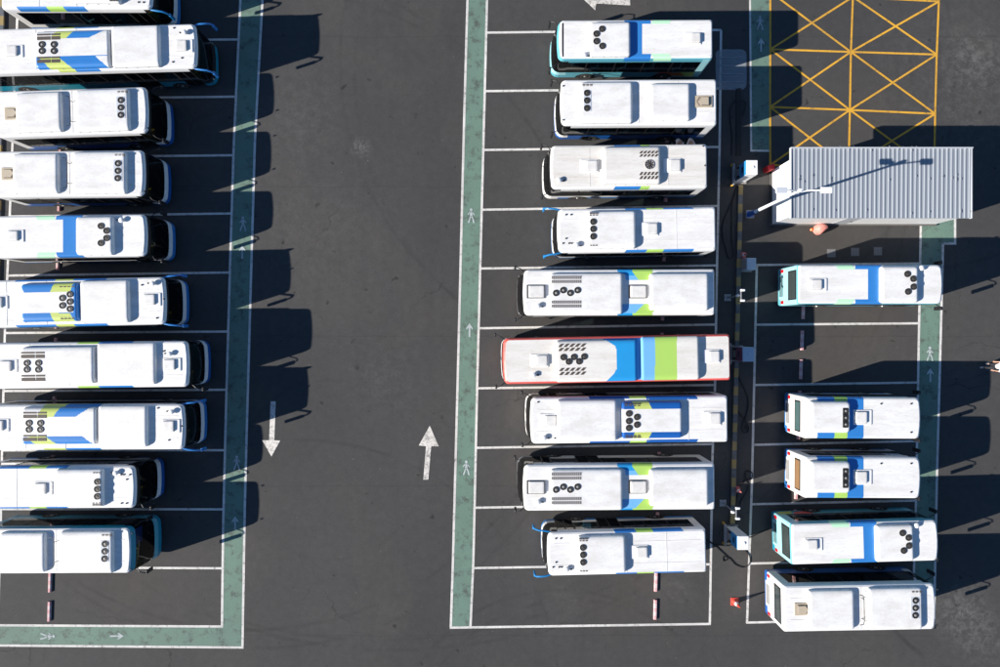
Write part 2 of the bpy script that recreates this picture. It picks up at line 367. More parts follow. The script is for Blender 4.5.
def sarrow(px, py, rot, label):
    mb = MB(); mb.flatn = True; c = P(px, py)
    pts = [(0, .42), (-.2, .12), (-.2, .02), (-.05, .14), (-.05, -.42), (.05, -.42), (.05, .14), (.2, .02), (.2, .12)]
    mb.face([(c.x + u * math.cos(rot) - v * math.sin(rot), c.y + u * math.sin(rot) + v * math.cos(rot), .0125) for u, v in pts], PI_)
    tag(mb.build('walkway_arrow'), label, 'road marking', 'small white arrows on the green walkways')
ped(243, 224, 0, 'walking figure on the left walkway, upper of the two in bus shadow')
ped(236.8, 463, 0, 'walking figure low on the left walkway, level with a short three-fan bus')
ped(471.2, 216, 0, 'walking-figure symbol on the sunlit middle walkway, upper of two there')
ped(466.3, 468, 0, 'walking-figure symbol on the sunlit middle walkway, lower of two there')
ped(760, 23, 0, 'walking-figure symbol on the short shaded walkway beside the yellow grid')
ped(929.8, 354, 0, 'walking-figure symbol on the right walkway below the cyan bus')
ped(47.5, 636.2, -PI / 2, 'walking-figure symbol lying sideways on the walkway along the bottom left')
sarrow(242.3, 252, 0, 'small arrow on the left walkway just below a walking figure')
sarrow(235.2, 523, 0, 'small arrow near the foot of the left walkway beside the lowest bus shadow')
sarrow(469.5, 330, 0, 'small arrow halfway along the sunlit middle walkway')
sarrow(761, 45, 0, 'small arrow below the walking figure on the short shaded walkway')
sarrow(930.2, 375, 0, 'small arrow below the walking figure on the right walkway')
sarrow(117, 636, -PI / 2, 'small arrow pointing right on the walkway along the bottom left')

# ------------------------------------------------------------------ roof pieces
def inpoly(x, y, poly):
    r = False; n = len(poly)
    for i in range(n):
        x1, y1 = poly[i]; x2, y2 = poly[(i + 1) % n]
        if (y1 > y) != (y2 > y) and x < (x2 - x1) * (y - y1) / (y2 - y1) + x1: r = not r
    return r
ZR = 3.05
def pod(name, parent, x0, x1, y0, y1, h=.28, base=None, polys=None, rc=.14, ex=.12, ey=.28, side=.5, z0=ZR):
    """low rounded roof unit as a height field with its own flanks; polys: [(material, polygon)] in bus coordinates"""
    base = base or POD; mb = MB()
    def breaks(a, b, e, fine):
        r = {0, .02, .06, .11, .18, .26, .36}
        L_ = b - a; xs = sorted({a + t for t in r if t < L_ / 2} | {b - t for t in r if t < L_ / 2} | {(a + b) / 2})
        if fine:
            n = max(2, int(L_ / .045)); xs = [a + L_ * i / n for i in range(n + 1)]
        return xs
    xs = breaks(x0, x1, ex, polys); ys = breaks(y0, y1, ey, polys)
    cx, cy = (x0 + x1) / 2, (y0 + y1) / 2; hx, hy = (x1 - x0) / 2, (y1 - y0) / 2
    def warp(x, y):
        dx = (abs(x - cx) - (hx - rc)) / rc; dy = (abs(y - cy) - (hy - rc)) / rc
        if dx > 0 and dy > 0:
            ddx = dx * math.sqrt(1 - dy * dy / 2); ddy = dy * math.sqrt(1 - dx * dx / 2)
            return cx + math.copysign(hx - rc + ddx * rc, x - cx), cy + math.copysign(hy - rc + ddy * rc, y - cy)
        return x, y
    def zz(x, y):
        a = min(1, (hx - abs(x - cx)) / ex); b = min(1, (hy - abs(y - cy)) / ey)
        return z0 + h * (side + (1 - side) * math.sqrt(max(0, 1 - (1 - a) ** 2)) * math.sqrt(max(0, 1 - (1 - b) ** 2)))
    G = {}
    for i, x in enumerate(xs):
        for j, y in enumerate(ys):
            wx, wy = warp(x, y); G[i, j] = len(mb.v); mb.v.append((wx, wy, zz(x, y)))
    for i in range(len(xs) - 1):
        for j in range(len(ys) - 1):
            mm = base
            if polys:
                mx, my = (xs[i] + xs[i + 1]) / 2, (ys[j] + ys[j + 1]) / 2
                for m_, pl in polys:
                    if inpoly(mx, my, pl): mm = m_
            mb.f.append((G[i, j], G[i + 1, j], G[i + 1, j + 1], G[i, j + 1])); mb.m.append(mb.mi(mm))
    # flanks
    loop = [(i, 0) for i in range(len(xs))] + [(len(xs) - 1, j) for j in range(1, len(ys))] + [(i, len(ys) - 1) for i in range(len(xs) - 2, -1, -1)] + [(0, j) for j in range(len(ys) - 2, 0, -1)]
    low = {}
    for k in loop:
        v = mb.v[G[k]]; low[k] = len(mb.v); mb.v.append((v[0], v[1], z0 - .08))
    for a, b in zip(loop, loop[1:] + loop[:1]):
        mm = base
        if polys:
            ax, ay = (xs[a[0]] + xs[b[0]]) / 2, (ys[a[1]] + ys[b[1]]) / 2
            ax = cx + (ax - cx) * .985; ay = cy + (ay - cy) * .985
            for m_, pl in polys:
                if inpoly(ax, ay, pl): mm = m_
        mb.f.append((G[a], low[a], low[b], G[b])); mb.m.append(mb.mi(mm))
    nb = max(2, int((x1 - x0) / .6))
    if h > .2:
        for k in range(nb + 1):
            xx = x0 + .1 + (x1 - x0 - .2) * k / nb
            for yy in (y0 + .01, y1 - .01): mb.box(xx - .02, xx + .02, yy - .02, yy + .02, z0, z0 + h * .35, GRG)
    return mb.build(name, parent, smooth=True)
def fan(parent, x, y, z, r=.185, hub=True):
    mb = MB()
    if r > .25:
        mb.lathe((x, y, z), [(r, -.03), (r, .02), (r * .94, .03), (r * .92, .0)], GRG, 24)
        for k in range(9):
            a = 2 * PI * k / 9
            p = lambda rr, t: (x + rr * math.cos(a + t), y + rr * math.sin(a + t), z + .012 + .01 * t)
            mb.face([p(r * .22, 0), p(r * .88, -.05), p(r * .88, .34), p(r * .22, .5)], FAND)
        mb.lathe((x, y, z), [(r * .22, .0), (r * .22, .03), (r * .1, .035)], GRB, 12)
        return mb.build('fan', parent)
    mb.lathe((x, y, z), [(r, -.03), (r, .015), (r * .93, .026), (r * .8, .022), (r * .78, .002)], FAND, 20)
    for k in range(7):
        a = 2 * PI * k / 7
        p = lambda rr, t: (x + rr * math.cos(a + t), y + rr * math.sin(a + t), z + .008 + .01 * t)
        mb.face([p(r * .25, 0), p(r * .75, -.1), p(r * .75, .45), p(r * .25, .6)], FANM)
    mb.lathe((x, y, z), [(r * .34, .0), (r * .34, .018), (r * .28, .024)], FANG if hub else FANM, 12)
    return mb.build('fan', parent)
def bars(parent, x0, x1, y0, y1, z, kind):
    """air grille of a roof unit"""
    mb = MB()
    if kind == 'two':          # two double bars
        xm = x0 + (x1 - x0) * .6; hy = (y1 - y0)
        for a, b in ((x0, xm - .03), (xm + .03, x1)):
            for f0, f1 in ((0, .55), (.72, 1)):
                mb.box(a, b, y0 + hy * f0, y0 + hy * f1, z - .05, z + .012, GRB)
    elif kind == 'grey':
        n = 16; d = (x1 - x0) / n; hy = y1 - y0
        for a, b in ((0, .44), (.56, 1)):
            mb.box(x0, x1, y0 + hy * a, y0 + hy * b, z - .04, z + .006, GRG)
            for k in range(n): mb.box(x0 + d * k + d * .3, x0 + d * k + d * .62, y0 + hy * a + .015, y0 + hy * b - .015, z, z + .009, FANM)
    elif kind == 'slant':
        n = 5; d = (x1 - x0) / n; hy = y1 - y0
        for r_ in (0, 1):
            for k in range(n):
                xa = x0 + d * k + d * .1; xb = xa + d * .6; s = d * .55
                ya = y0 + hy * (.53 * r_); yb = ya + hy * .42
                n0 = [(xa, ya, z + .01), (xb, ya, z + .01), (xb + s, yb, z + .01), (xa + s, yb, z + .01)]
                mb.face(n0, GRB)
    else:                      # small squares
        n = 3 if kind == 'sq3' else 4; d = (x1 - x0) / n; hy = y1 - y0
        for r_ in (0, 1):
            for k in range(n):
                ya = y0 + hy * (.55 * r_); mb.box(x0 + d * k + d * .12, x0 + d * k + d * .85, ya, ya + hy * .38, z - .03, z + .008, GRB)
    return mb.build('grille', parent)
GASK = mat('gasket_grey', (.30, .30, .30), .7); LIDM = mat('hatch_lid_plastic', (.70, .685, .66), .5, dirt=.4, dcol=(.4, .37, .32), scale=3)
def hatch(parent, x, y, kind='white', lx=.50, ly=.60):
    mb = MB()
    if kind == 'beige':
        mb.bbox(x - lx * .9, x + lx * .9, y - ly * .62, y + ly * .62, ZR - .02, ZR + .05, BEIGE, .02)
        o = mb.build('roof_hatch', parent)
        m2 = MB(); s = -.16
        pts = [(x - .30, y - .26), (x + .16, y - .26), (x + .36, y), (x + .16, y + .26), (x - .30, y + .26)]
        m2.rings([[(a, b, ZR + .05) for a, b in pts], [(x + (a - x) * .82, y + (b - y) * .82, ZR + .15) for a, b in pts]], BEIGE, ms=[BEIGED, BEIGE])
        m2.face([(x + .36, y, ZR + .054), (x + .18, y + .27, ZR + .054), (x + .26, y + .27, ZR + .054), (x + .42, y, ZR + .054), (x + .26, y - .27, ZR + .054), (x + .18, y - .27, ZR + .054)], BEIGED)
        m2.build('hatch_lid', o); return o
    mb.bbox(x - lx * .62, x + lx * .95, y - ly * .62, y + ly * .62, ZR - .02, ZR + .045, WHITE, .03)
    if kind == 'black':
        mb = MB(); a, b, c, d = x - .52, x + .52, y - .38, y + .38
        for (p, q, r_, s) in ((a, b, c, c + .07), (a, b, d - .07, d), (a, a + .07, c + .07, d - .07), (b - .07, b, c + .07, d - .07)): mb.bbox(p, q, r_, s, ZR - .02, ZR + .05, BLACK, .015)
        mb.box(a + .07, b - .07, c + .07, d - .07, ZR - .02, ZR + .02, WHITE)
    mb.bbox(x - lx * .53, x + lx * .48, y - ly * .50, y + ly * .50, ZR + .02, ZR + .062, GASK, .01)
    o = mb.build('roof_hatch', parent)
    pod('hatch_lid', o, x - lx * .5, x + lx * .45, y - ly * .47, y + ly * .47, .13, LIDM, None, .07, .05, .05, .7, ZR + .02)
    return o
def vent(parent, x, y):
    mb = MB(); mb.lathe((x, y, ZR), [(.10, -.02), (.10, .10), (.15, .11), (.15, .15), (.09, .19)], WHITE, 14)
    mb.lathe((x - .28, y + .03, ZR), [(.045, -.02), (.045, .06), (.03, .08)], BLACK, 8)
    return mb.build('roof_vent', parent, smooth=True)
def rail(parent, x, y0, y1):
    mb = MB(); mb.tube([(x - .25, y0 + .02, ZR + .22), (x - .05, y0 + .06, ZR + .24), (x, y0 + .25, ZR + .25), (x, y1 - .25, ZR + .25), (x - .05, y1 - .06, ZR + .24), (x - .25, y1 - .02, ZR + .22)], .022, BLACK, 6)
    for yy in (y0 + .3, y1 - .3): mb.tube([(x, yy, ZR - .02), (x, yy, ZR + .25)], .018, BLACK, 6)
    return mb.build('rail', parent)

# ------------------------------------------------------------------ bus
def make_bus(name, X0, X1, W, st, label):
    """bus in its own frame: x forward, roof front edge at X1, roof rear edge at X0. st: style dict. returns Empty"""
    root = empty(name, (0, 0, 0)); hw = W / 2 + .02
    bulge = st.get('bulge', .22); skirt = st.get('skirt', BLUE); side = st.get('side', WHITE); cant = st.get('cant', WHITE)
    trim = st.get('trim', WHITE); roof = st.get('roof', ROOF); bump = st.get('bump', skirt); face = st.get('face', WHITE); rearc = st.get('rear', side)
    zs = [.30, .36, .72, 1.12, 2.56, 2.70, 2.89, 3.0, 3.05]
    ins = [.04, 0, 0, 0, 0, 0, .01, .05, .13]
    ff = [bulge - .06, bulge, bulge, bulge - .03, bulge * .35, bulge * .2, 0, -.05, -.13]
    key_trim = cant not in (WHITE,)
    # side breaks
    xa, xb = X0 + .5, X1 - .62
    dl = 1.05; n = max(3, round((xb - dl - xa) / 1.5)); pl = .07
    span = (xb - dl - pl - xa); pw = (span - pl * (n - 1)) / n
    br = [xa]; kinds = []
    for i in range(n):
        br.append(br[-1] + pw); kinds.append('pane'); br.append(br[-1] + pl); kinds.append('pillar')
    br.append(xb); kinds.append('front')
    midd = n - 2 if (X1 - X0) > 9 else None     # a second door in long buses
    def outline(k):
        sy = hw - ins[k]; fx = X1 + ff[k]; rx = X0 + ins[k] * .8 - .02; rf = (.40, .40, .40, .40, .32, .28, .24, .20, .16)[k]; rr = .12; cam_ = .09
        pts = []; tg = []
        for i, x in enumerate(br): pts.append([x, -sy]); tg.append(('R', i))
        tg[-1] = ('FQ', 0)
        for i in range(5):
            a = -PI / 2 + PI / 2 * i / 4; pts.append([fx - rf + rf * math.cos(a), -(sy - rf) + rf * math.sin(a)]); tg.append(('F', 0))
        for t in (-.5, 0, .5): pts.append([fx, t * 2 * (sy - rf)]); tg.append(('F', 0))
        pts[-3][1] = -(sy - rf) * .5; pts[-1][1] = (sy - rf) * .5
        for i in range(5):
            a = PI / 2 * i / 4; pts.append([fx - rf + rf * math.cos(a), (sy - rf) + rf * math.sin(a)]); tg.append(('F', 0))
        tg[-1] = ('FQ', 1)
        for i in range(len(br) - 1, -1, -1): pts.append([br[i], sy]); tg.append(('L', i - 1))
        tg[-1] = ('B', 0)
        for i in range(4):
            a = PI / 2 + PI / 2 * i / 3; pts.append([rx + rr + rr * math.cos(a), (sy - rr) + rr * math.sin(a)]); tg.append(('B', 0))
        for i in range(4):
            a = PI + PI / 2 * i / 3; pts.append([rx + rr + rr * math.cos(a), -(sy - rr) + rr * math.sin(a)]); tg.append(('B', 0))
        for p in pts:
            if p[0] > fx - rf - .01: p[0] -= cam_ * (p[1] / sy) ** 2
        return [(p[0], p[1], zs[k]) for p in pts], tg
    R = []; tg = None
    for k in range(len(zs)):
        r, tg = outline(k); R.append(r)
    mb = MB(); N = len(R[0]); wsh = MB(); panes = []
    for k in range(len(zs) - 1):
        for i in range(N):
            j = (i + 1) % N; q = [R[k][i], R[k][j], R[k + 1][j], R[k + 1][i]]; t, s = tg[i]
            isdoor = t == 'R' and ((kinds[s] == 'front') or (s == 2 * midd if midd is not None else False)) if t == 'R' else False
            if k <= 1: m = skirt if t not in ('F', 'FQ') else bump
            elif k == 2: m = side if t not in ('F', 'FQ') else face
            elif k == 3: m = BLACK
            elif k == 4: m = cant
            elif k == 5: m = cant if t not in ('F', 'FQ') or key_trim else BLACK
            elif k == 6: m = trim
            else: m = st.get('edge', roof)
            if t == 'B' and k < 6: m = rearc if k >= 2 else skirt
            if isdoor and 1 <= k <= 3: continue
            if k == 3 and t in ('R', 'L') and kinds[s] in ('pane', 'front'):
                panes.append(q); continue
            if k in (3, 4) and t in ('F', 'FQ'):
                wsh.face(q, GF); continue
            mb.face(q, m)
    mb.face(R[-1], roof)
    mb.face([(p[0], p[1], .45) for p in R[1]], BLACK)
    # livery bands over the cant rail, roof polygons and side polygons
    prof = [(.13, 3.05), (.05, 3.0), (.01, 2.89), (0, 2.70)]
    e = .004
    def bandp(m, xa_, xb_, sl=0, inner=.13, sides=(1, -1), low=2.6):
        pr = ([(inner, 3.05)] if inner > .13 else []) + prof
        tot = inner + 1
        for sd in sides:
            for (i0, z0), (i1, z1) in zip(pr, pr[1:]):
                if z1 < low - .01: continue
                s0 = sl * (inner - i0); s1 = sl * (inner - i1)
                mb.face([(xa_ + s0, sd * (hw - i0 + e * .7), z0 + e), (xb_ + s0, sd * (hw - i0 + e * .7), z0 + e), (xb_ + s1, sd * (hw - i1 + e), z1 + e * .7), (xa_ + s1, sd * (hw - i1 + e), z1 + e * .7)], m)
    for b in st.get('bands', []): bandp(*b[:3], **b[3])
    for i, (m, pts) in enumerate(st.get('rpoly', [])):
        mb.face([(x, y, ZR + .004 + .001 * i) for x, y in pts], m)
    for m, pts in st.get('spoly', []):
        for sd in (1, -1): mb.face([(x, sd * (hw + e), z) for x, z in pts], m)
    # wheel arches
    wf = X1 + bulge - 2.15; wr = X0 + st.get('rover', 2.3)
    for wx in (wf, wr):
        for sd in (1, -1):
            a = [(wx + .62 * math.cos(t * PI / 10), sd * (hw + .007), .34 + .58 * math.sin(t * PI / 10)) for t in range(11)]
            mb.face(a, BLACK)
    mb.build('body', root, smooth=False)
    wsh.build('windshield', root, smooth=True)
    for q in panes:
        sd = 1 if q[0][1] > 0 else -1; m = MB()
        q = [(p[0], p[1] - sd * .012, p[2]) for p in q]; m.face(q, GW)
        m.build('side_window', root)
    # doors on the right-hand side
    ds = [(br[-2], br[-1])] + ([(br[2 * midd], br[2 * midd + 1])] if midd is not None else [])
    for (a, b) in ds:
        m = MB(); y = -hw; c = (a + b) / 2
        for (p, q_) in ((a, a + .05), (c - .035, c + .035), (b - .05, b)): m.box(p, q_, y + .005, y + .05, .36, 2.56, BLACK)
        for (z0, z1) in ((.36, .44), (2.50, 2.56)):
            for (p, q_) in ((a + .05, c - .035), (c + .035, b - .05)): m.box(p, q_, y + .008, y + .047, z0, z1, BLACK)
        d = m.build('door', root); m = MB()
        for (p, q_) in ((a + .05, c - .035), (c + .035, b - .05)): m.box(p, q_, y + .02, y + .03, .44, 2.50, GW)
        m.build('door_glass', d)
    # rear window, lamps, engine lid
    zr0, zr1 = st.get('rwin', (1.75, 2.6)); m = MB(); rx = X0 - .02
    m.bbox(rx - .02, rx + .02, -hw + .28, hw - .28, zr0, zr1, BLACK, .005); fr = m.build('rear_window', root)
    m = MB(); m.box(rx - .026, rx - .021, -hw + .36, hw - .36, zr0 + .09, zr1 - .09, st.get('rglass', GRG_DK)); m.build('rear_pane', fr)
    for sd in (1, -1):
        m = MB(); m.bbox(rx - .03, rx + .06, sd * (hw - .20) - .10, sd * (hw - .20) + .10, .80, 1.15, LAMPR, .02); m.build('tail_light', root)
    m = MB(); m.box(rx - .012, rx + .02, -.75, .75, .5, 1.15, rearc)
    for k in range(6): m.box(rx - .02, rx - .01, -.6, .6, .58 + k * .09, .62 + k * .09, BLACK)
    m.build('engine_lid', root)
    for sd in (1, -1):
        m = MB(); fx = X1 + bulge - .17; m.bbox(fx - .12, fx + .06, sd * (hw - .34) - .16, sd * (hw - .34) + .16, .72, .90, LAMPW, .03); m.build('headlight', root)
    # wipers
    m = MB()
    for y0 in (-.55, .25): m.tube([(X1 + bulge + .0, y0, 1.16), (X1 + bulge * .75 + .03, y0 + .25, 1.6), (X1 + bulge * .62 + .03, y0 + .5, 1.85)], .012, BLACK, 5)
    m.build('wiper', root)
    # wheels
    for wx in (wf, wr):
        for sd in (1, -1):
            y = sd * (hw - .13); m = MB(); m.lathe((wx, y, .48), [(.30, -.145), (.44, -.145), (.48, -.11), (.48, .11), (.44, .145), (.30, .145)], RUBBER, 24, 'y')
            t = m.build('wheel', root, smooth=True)
            m = MB(); o_ = sd * .15; m.lathe((wx, y, .48), [(.29, o_ - sd * .06), (.29, o_), (.24, o_ - sd * .01), (.20, o_ - sd * .06), (.11, o_ - sd * .05), (.10, o_ + sd * .01), (.06, o_ + sd * .02)], RIM, 16, 'y'); m.build('rim', t, smooth=True)
    # interior: floor, seats, dash, step
    m = MB(); m.box(X0 + .1, X1 - .15, -hw + .06, hw - .06, .46, .9 if midd is None else .7, FLOORG)
    fz = .9 if midd is None else .7
    x = X0 + .55
    while x < br[-2] - .8:
        for y in (-hw + .1, .18):
            if y < 0 and midd is not None and br[2 * midd] - .3 < x < br[2 * midd + 1]: continue
            m.box(x, x + .42, y, y + .92, fz, fz + .42, SEAT); m.box(x - .08, x + .04, y + .04, y + .88, fz + .35, fz + .95, SEAT, .02)
        x += .82
    m.box(X1 - .55, X1 - .1, -hw + .25, hw - .25, .9, 1.25, BLACK); m.box(X1 - 1.35, X1 - .95, .3, .85, .9, 1.35, SEAT)
    m.box(br[-2] + .04, X1 - .6, -hw + .1, -hw + .85, fz + .003, fz + .25, GOLD)
    for yy in (-.35, .35): m.tube([(X0 + .6, yy, 2.6), (X1 - .8, yy, 2.6)], .02, OLIVE, 5)
    if st.get('blind'): m.box(X1 - .22, X1 - .17, .1, hw - .3, 1.6, 2.35, SCREEN)
    m.build('interior', root)
    # mirrors
    mk = st.get('mirror', 'side'); mc = st.get('mcol', BLACK)
    for sd in (1, -1):
        m = MB()
        if mk == 'ear':
            m.tube([(X1 - .25, sd * (hw - .05), 2.80), (X1 + .1, sd * (hw + .03), 2.84), (X1 + .42, sd * (hw + .06), 2.82), (X1 + .62, sd * (hw + .10), 2.68), (X1 + .70, sd * (hw + .12), 2.48)], [.05, .055, .055, .05, .045], mc, 8)
            a = m.build('mirror', root, smooth=True); m = MB(); m.bbox(X1 + .64, X1 + .76, sd * (hw + .10) - .09, sd * (hw + .10) + .09, 1.95, 2.50, mc, .03); m.build('mirror_housing', a)
        else:
            z0 = 2.35
            m.tube([(X1 + bulge * .3 - .15, sd * (hw - .08), z0), (X1 + .12, sd * (hw + .1), z0 + .1), (X1 + .34, sd * (hw + .2), z0 + .02), (X1 + .42, sd * (hw + .22), z0 - .15)], .028, mc, 7)
            a = m.build('mirror', root, smooth=True); m = MB(); m.bbox(X1 + .36, X1 + .48, sd * (hw + .2) - .11, sd * (hw + .2) + .11, 1.62, z0 - .1, BLACK, .03); m.build('mirror_housing', a)
    return root
GRG_DK = mat('rear_glass_dark', (.035, .045, .045), .15)
RGT = mat('rear_glass_teal', (.06, .11, .11), .15); RGB_ = mat('rear_glass_brown', (.24, .14, .07), .3)

# ---- layout reference: converts image points on a reference bus to bus coordinates (x from the roof front edge)
class Ref:
    def __init__(s, head, fx, yt, yb, ytr=None, ybr=None, rx=None):
        """head +1 faces image right; yt/yb roof edges at the front end, ytr/ybr at the rear end"""
        z = 2.9; rx = rx if rx is not None else fx - head * 155
        ytr = yt if ytr is None else ytr; ybr = yb if ybr is None else ybr
        f = P(fx, (yt + yb) / 2, z); r = P(rx, (ytr + ybr) / 2, z)
        d = f - r; s.len = Vector((d.x, d.y, 0)).length; s.yaw = math.atan2(d.y, d.x); s.f = f; s.mid = (f + r) / 2
        s.W = abs(P(fx, yt, z).y - P(fx, yb, z).y) * math.cos(d.y / d.x)
    def __call__(s, px, py, z=ZR):
        p = P(px, py, z) - s.f; c, n = math.cos(s.yaw), math.sin(s.yaw)
        return (p.x * c + p.y * n, -p.x * n + p.y * c)
    def rect(s, x0, y0, x1, y1, z=ZR):
        a = s(x0, y0, z); b = s(x1, y1, z); return min(a[0], b[0]), max(a[0], b[0]), min(a[1], b[1]), max(a[1], b[1])
    def poly(s, pts, z=ZR): return [s(*p, z) for p in pts]
PH = .28; ZP = ZR + PH
# each layout lists: pods (name, rect, h, polys, fans, fan hub, grilles), hatches, vents, rails, bands, roof polygons, all relative to the roof front
LAY = {}
def lay(key, ref, pods=(), hatches=(), vents=(), rails=(), bands=(), rpoly=(), dots=()):
    d = dict(pods=[], hatches=[], vents=[], rails=[], bands=[], rpoly=[], dots=[])
    for p in pods:
        h = p.get('h', PH); zt = ZR + h
        q = dict(p); q['rect'] = ref.rect(*p['r'], ZR + h * .8); q['h'] = h
        q['polys'] = [(m, ref.poly(pl, zt)) for m, pl in p.get('polys', [])]
        q['fans'] = [ref(*f, zt) for f in p.get('fans', [])]
        q['grilles'] = [(ref.rect(*g_[:4], zt), g_[4]) for g_ in p.get('grilles', [])]
        d['pods'].append(q)
    for (x0, y0, x1, y1, *k) in hatches:
        r = ref.rect(x0, y0, x1, y1, ZR + .1); d['hatches'].append((r, k[0] if k else 'white'))
    for v in vents: d['vents'].append(ref(*v, ZR + .15))
    for (x, y0, y1) in rails:
        r = ref.rect(x, y0, x, y1, ZR + .25); d['rails'].append((r[0], r[2], r[3]))
    for (m, x0, x1, kw) in bands:
        a, b = ref(x0, 333)[0], ref(x1, 333)[0]
        yc = ref.f.y; 
        # use the bus centre row for the conversion
        row = 333.5 - ref.f.y * FP / (CAMH - ZR)
        a, b = ref(x0, row)[0], ref(x1, row)[0]
        d['bands'].append((m, min(a, b), max(a, b), kw))
    d['rpoly'] = [(m, ref.poly(pl)) for m, pl in rpoly]
    d['dots'] = [ref(*v, ZR) for v in dots]
    LAY[key] = d

rL2 = Ref(1, 198, 24.5, 68.5, 31, 75, -42)
lay('A', rL2, pods=[
    dict(r=(35, 31.5, 110, 66.5), name='ac_unit', fans=[(42, 44.5), (54, 44.5), (42, 51), (54, 51)], hub=True,
         polys=[(BLUE, [(66, 38), (74, 30), (106, 29), (88, 38)]), (OLIVE, [(50, 39), (56, 30), (74, 30), (66, 38)]), (BLUE, [(35, 57), (110, 55), (96, 57), (109, 68), (35, 70)]), (OLIVE, [(38, 57), (58, 57), (72, 68), (50, 69)]), (POD, [(95, 56), (112, 55), (112, 69)])],
         grilles=[(37, 34, 60, 39.5, 'two'), (37, 57, 60, 62.5, 'two')]),
    dict(r=(111, 26, 160, 67.5), name='battery_cover', h=.26)],
    hatches=[(175, 40, 188, 51), (5, 45.5, 18, 56)], vents=[(184, 32)], dots=[(182, 58), (174, 28), (173, 62)],
    bands=[(OLIVE, 57, 74, dict(sl=.5, low=2.85)), (BLUE, 74, 98, dict(sl=.5, low=2.85))])
rL7 = Ref(1, 190, 341, 386.5, 344, 388, -8)
lay('A2', rL7, pods=[
    dict(r=(21, 347.5, 94, 383), name='ac_unit', fans=[(27, 363), (38.5, 363), (27, 369.5), (38.5, 369.5)], hub=True, grilles=[(21, 352, 44.5, 358, 'two'), (21.5, 375, 45, 381, 'two')]),
    dict(r=(97, 343.5, 155.5, 384), name='battery_cover', h=.22)],
    hatches=[(163, 359, 176, 370), (-1, 360.5, 12, 371.5)], vents=[(169, 354)], dots=[(164, 351)],
    bands=[(GREEN, 77, 98, dict(sl=.4)), (BLUE, 98, 132, dict(sl=.4))])
rL8 = Ref(1, 186, 404, 449, 405, 450, -12)
lay('A3', rL8, pods=[
    dict(r=(22, 408, 96, 444), name='ac_unit', fans=[(29, 423), (40.5, 423), (29, 429.5), (40.5, 429.5)], hub=True,
         polys=[(BLUE, [(53, 417), (60, 407), (92, 406), (75, 417)]), (OLIVE, [(36, 418), (42, 407), (60, 407), (53, 417)]), (BLUE, [(22, 437), (82, 436), (95, 446), (22, 446)]), (OLIVE, [(26, 437), (45, 436), (58, 446), (36, 446)])],
         grilles=[(23, 412, 46.5, 418, 'two'), (23, 435, 46.5, 441, 'two')]),
    dict(r=(98, 405, 147, 446.5), name='battery_cover', h=.24)],
    hatches=[(162, 420.5, 175, 432), (-8, 420, 4, 431)], vents=[(171, 412)], dots=[(169, 440), (182, 426), (158, 408)],
    bands=[(OLIVE, 43, 65, dict(sl=.5)), (BLUE, 65, 100, dict(sl=.5))])
rL6 = Ref(1, 167, 277, 324, 282.5, 327, -31)
lay('B', rL6, pods=[
    dict(r=(21, 284, 78, 321), name='ac_unit', fans=[(62.5, 298), (62.5, 305.5), (70, 294.3), (70, 301.6), (70, 308.8)], hub=True,
         polys=[(BLUE, [(20, 282), (80, 280), (80, 291), (24, 292.5), (20, 286)]), (BLUE, [(20, 313.5), (80, 312.5), (80, 324), (20, 324)]), (BLUE, [(73.5, 280), (80, 280), (80, 324), (73.5, 324)]),
                (OLIVE, [(50, 292), (54, 282), (73, 282), (70, 292)]), (OLIVE, [(50, 313), (70, 313), (75, 323), (54, 323)])],
         grilles=[(59, 286, 75, 289, 'sq4'), (60, 316, 75, 319, 'sq4')]),
    dict(r=(80, 281, 129, 322), name='battery_cover', h=.27)],
    hatches=[(143, 294, 156, 305), (-9, 297, 3, 308)], vents=[(152, 283.5)], dots=[(157, 318), (142, 285), (164, 299)],
    bands=[(BLUE, 15, 55, dict(sl=.4)), (OLIVE, 55, 73, dict(sl=.4)), (BLUE, 73, 106, dict(sl=.4))])
rM7 = Ref(-1, 530, 397.5, 443.5, 396, 441, 727)
lay('B2', rM7, pods=[
    dict(r=(622, 402, 682, 438), name='ac_unit', fans=[(629, 413.5), (629, 421), (629, 428), (637, 417), (637, 424.7)], hub=False,
         polys=[(DBLUE, [(620, 400), (684, 400), (684, 409), (620, 409)]), (DBLUE, [(620, 432), (684, 432), (684, 440), (620, 440)]), (OLIVE, [(635, 409), (632, 400), (648, 400), (652, 409)]), (OLIVE, [(652, 432), (648, 440), (632, 440), (635, 432)])],
         grilles=[(624, 403.5, 641, 406.5, 'sq4'), (625, 435, 641, 438, 'sq4')]),
    dict(r=(557, 400.5, 617, 440.5), name='battery_cover', h=.3)],
    hatches=[(544, 415, 557, 427), (708, 412.5, 721, 424.5)], vents=[(544, 438)], dots=[(555, 438), (538, 402)],
    bands=[(DBLUE, 590, 630, dict(sl=.4)), (GREEN, 630, 647, dict(sl=.4)), (DBLUE, 647, 698, dict(sl=.4, inner=.2))])
rL3 = Ref(1, 149, 87.3, 133, 91.5, 138.5, -1)
lay('C', rL3, pods=[
    dict(r=(15, 93, 61.5, 131), name='battery_cover', h=.25, rc=.1), dict(r=(75, 90, 129.5, 130), name='ac_unit', h=.25, fans=[(121, 100.2), (121, 107.6), (121, 115)], hub=True, grilles=[(117, 90.7, 128, 92.6, 'sq3')], plate=(115.5, 96.5, 126, 118.5))],
    hatches=[(3.5, 107, 20, 119, 'beige')], rails=[(70.5, 95, 126)], dots=[(148, 92), (148, 128)])
rM2 = Ref(-1, 560, 80.5, 126, 80, 125, 716)
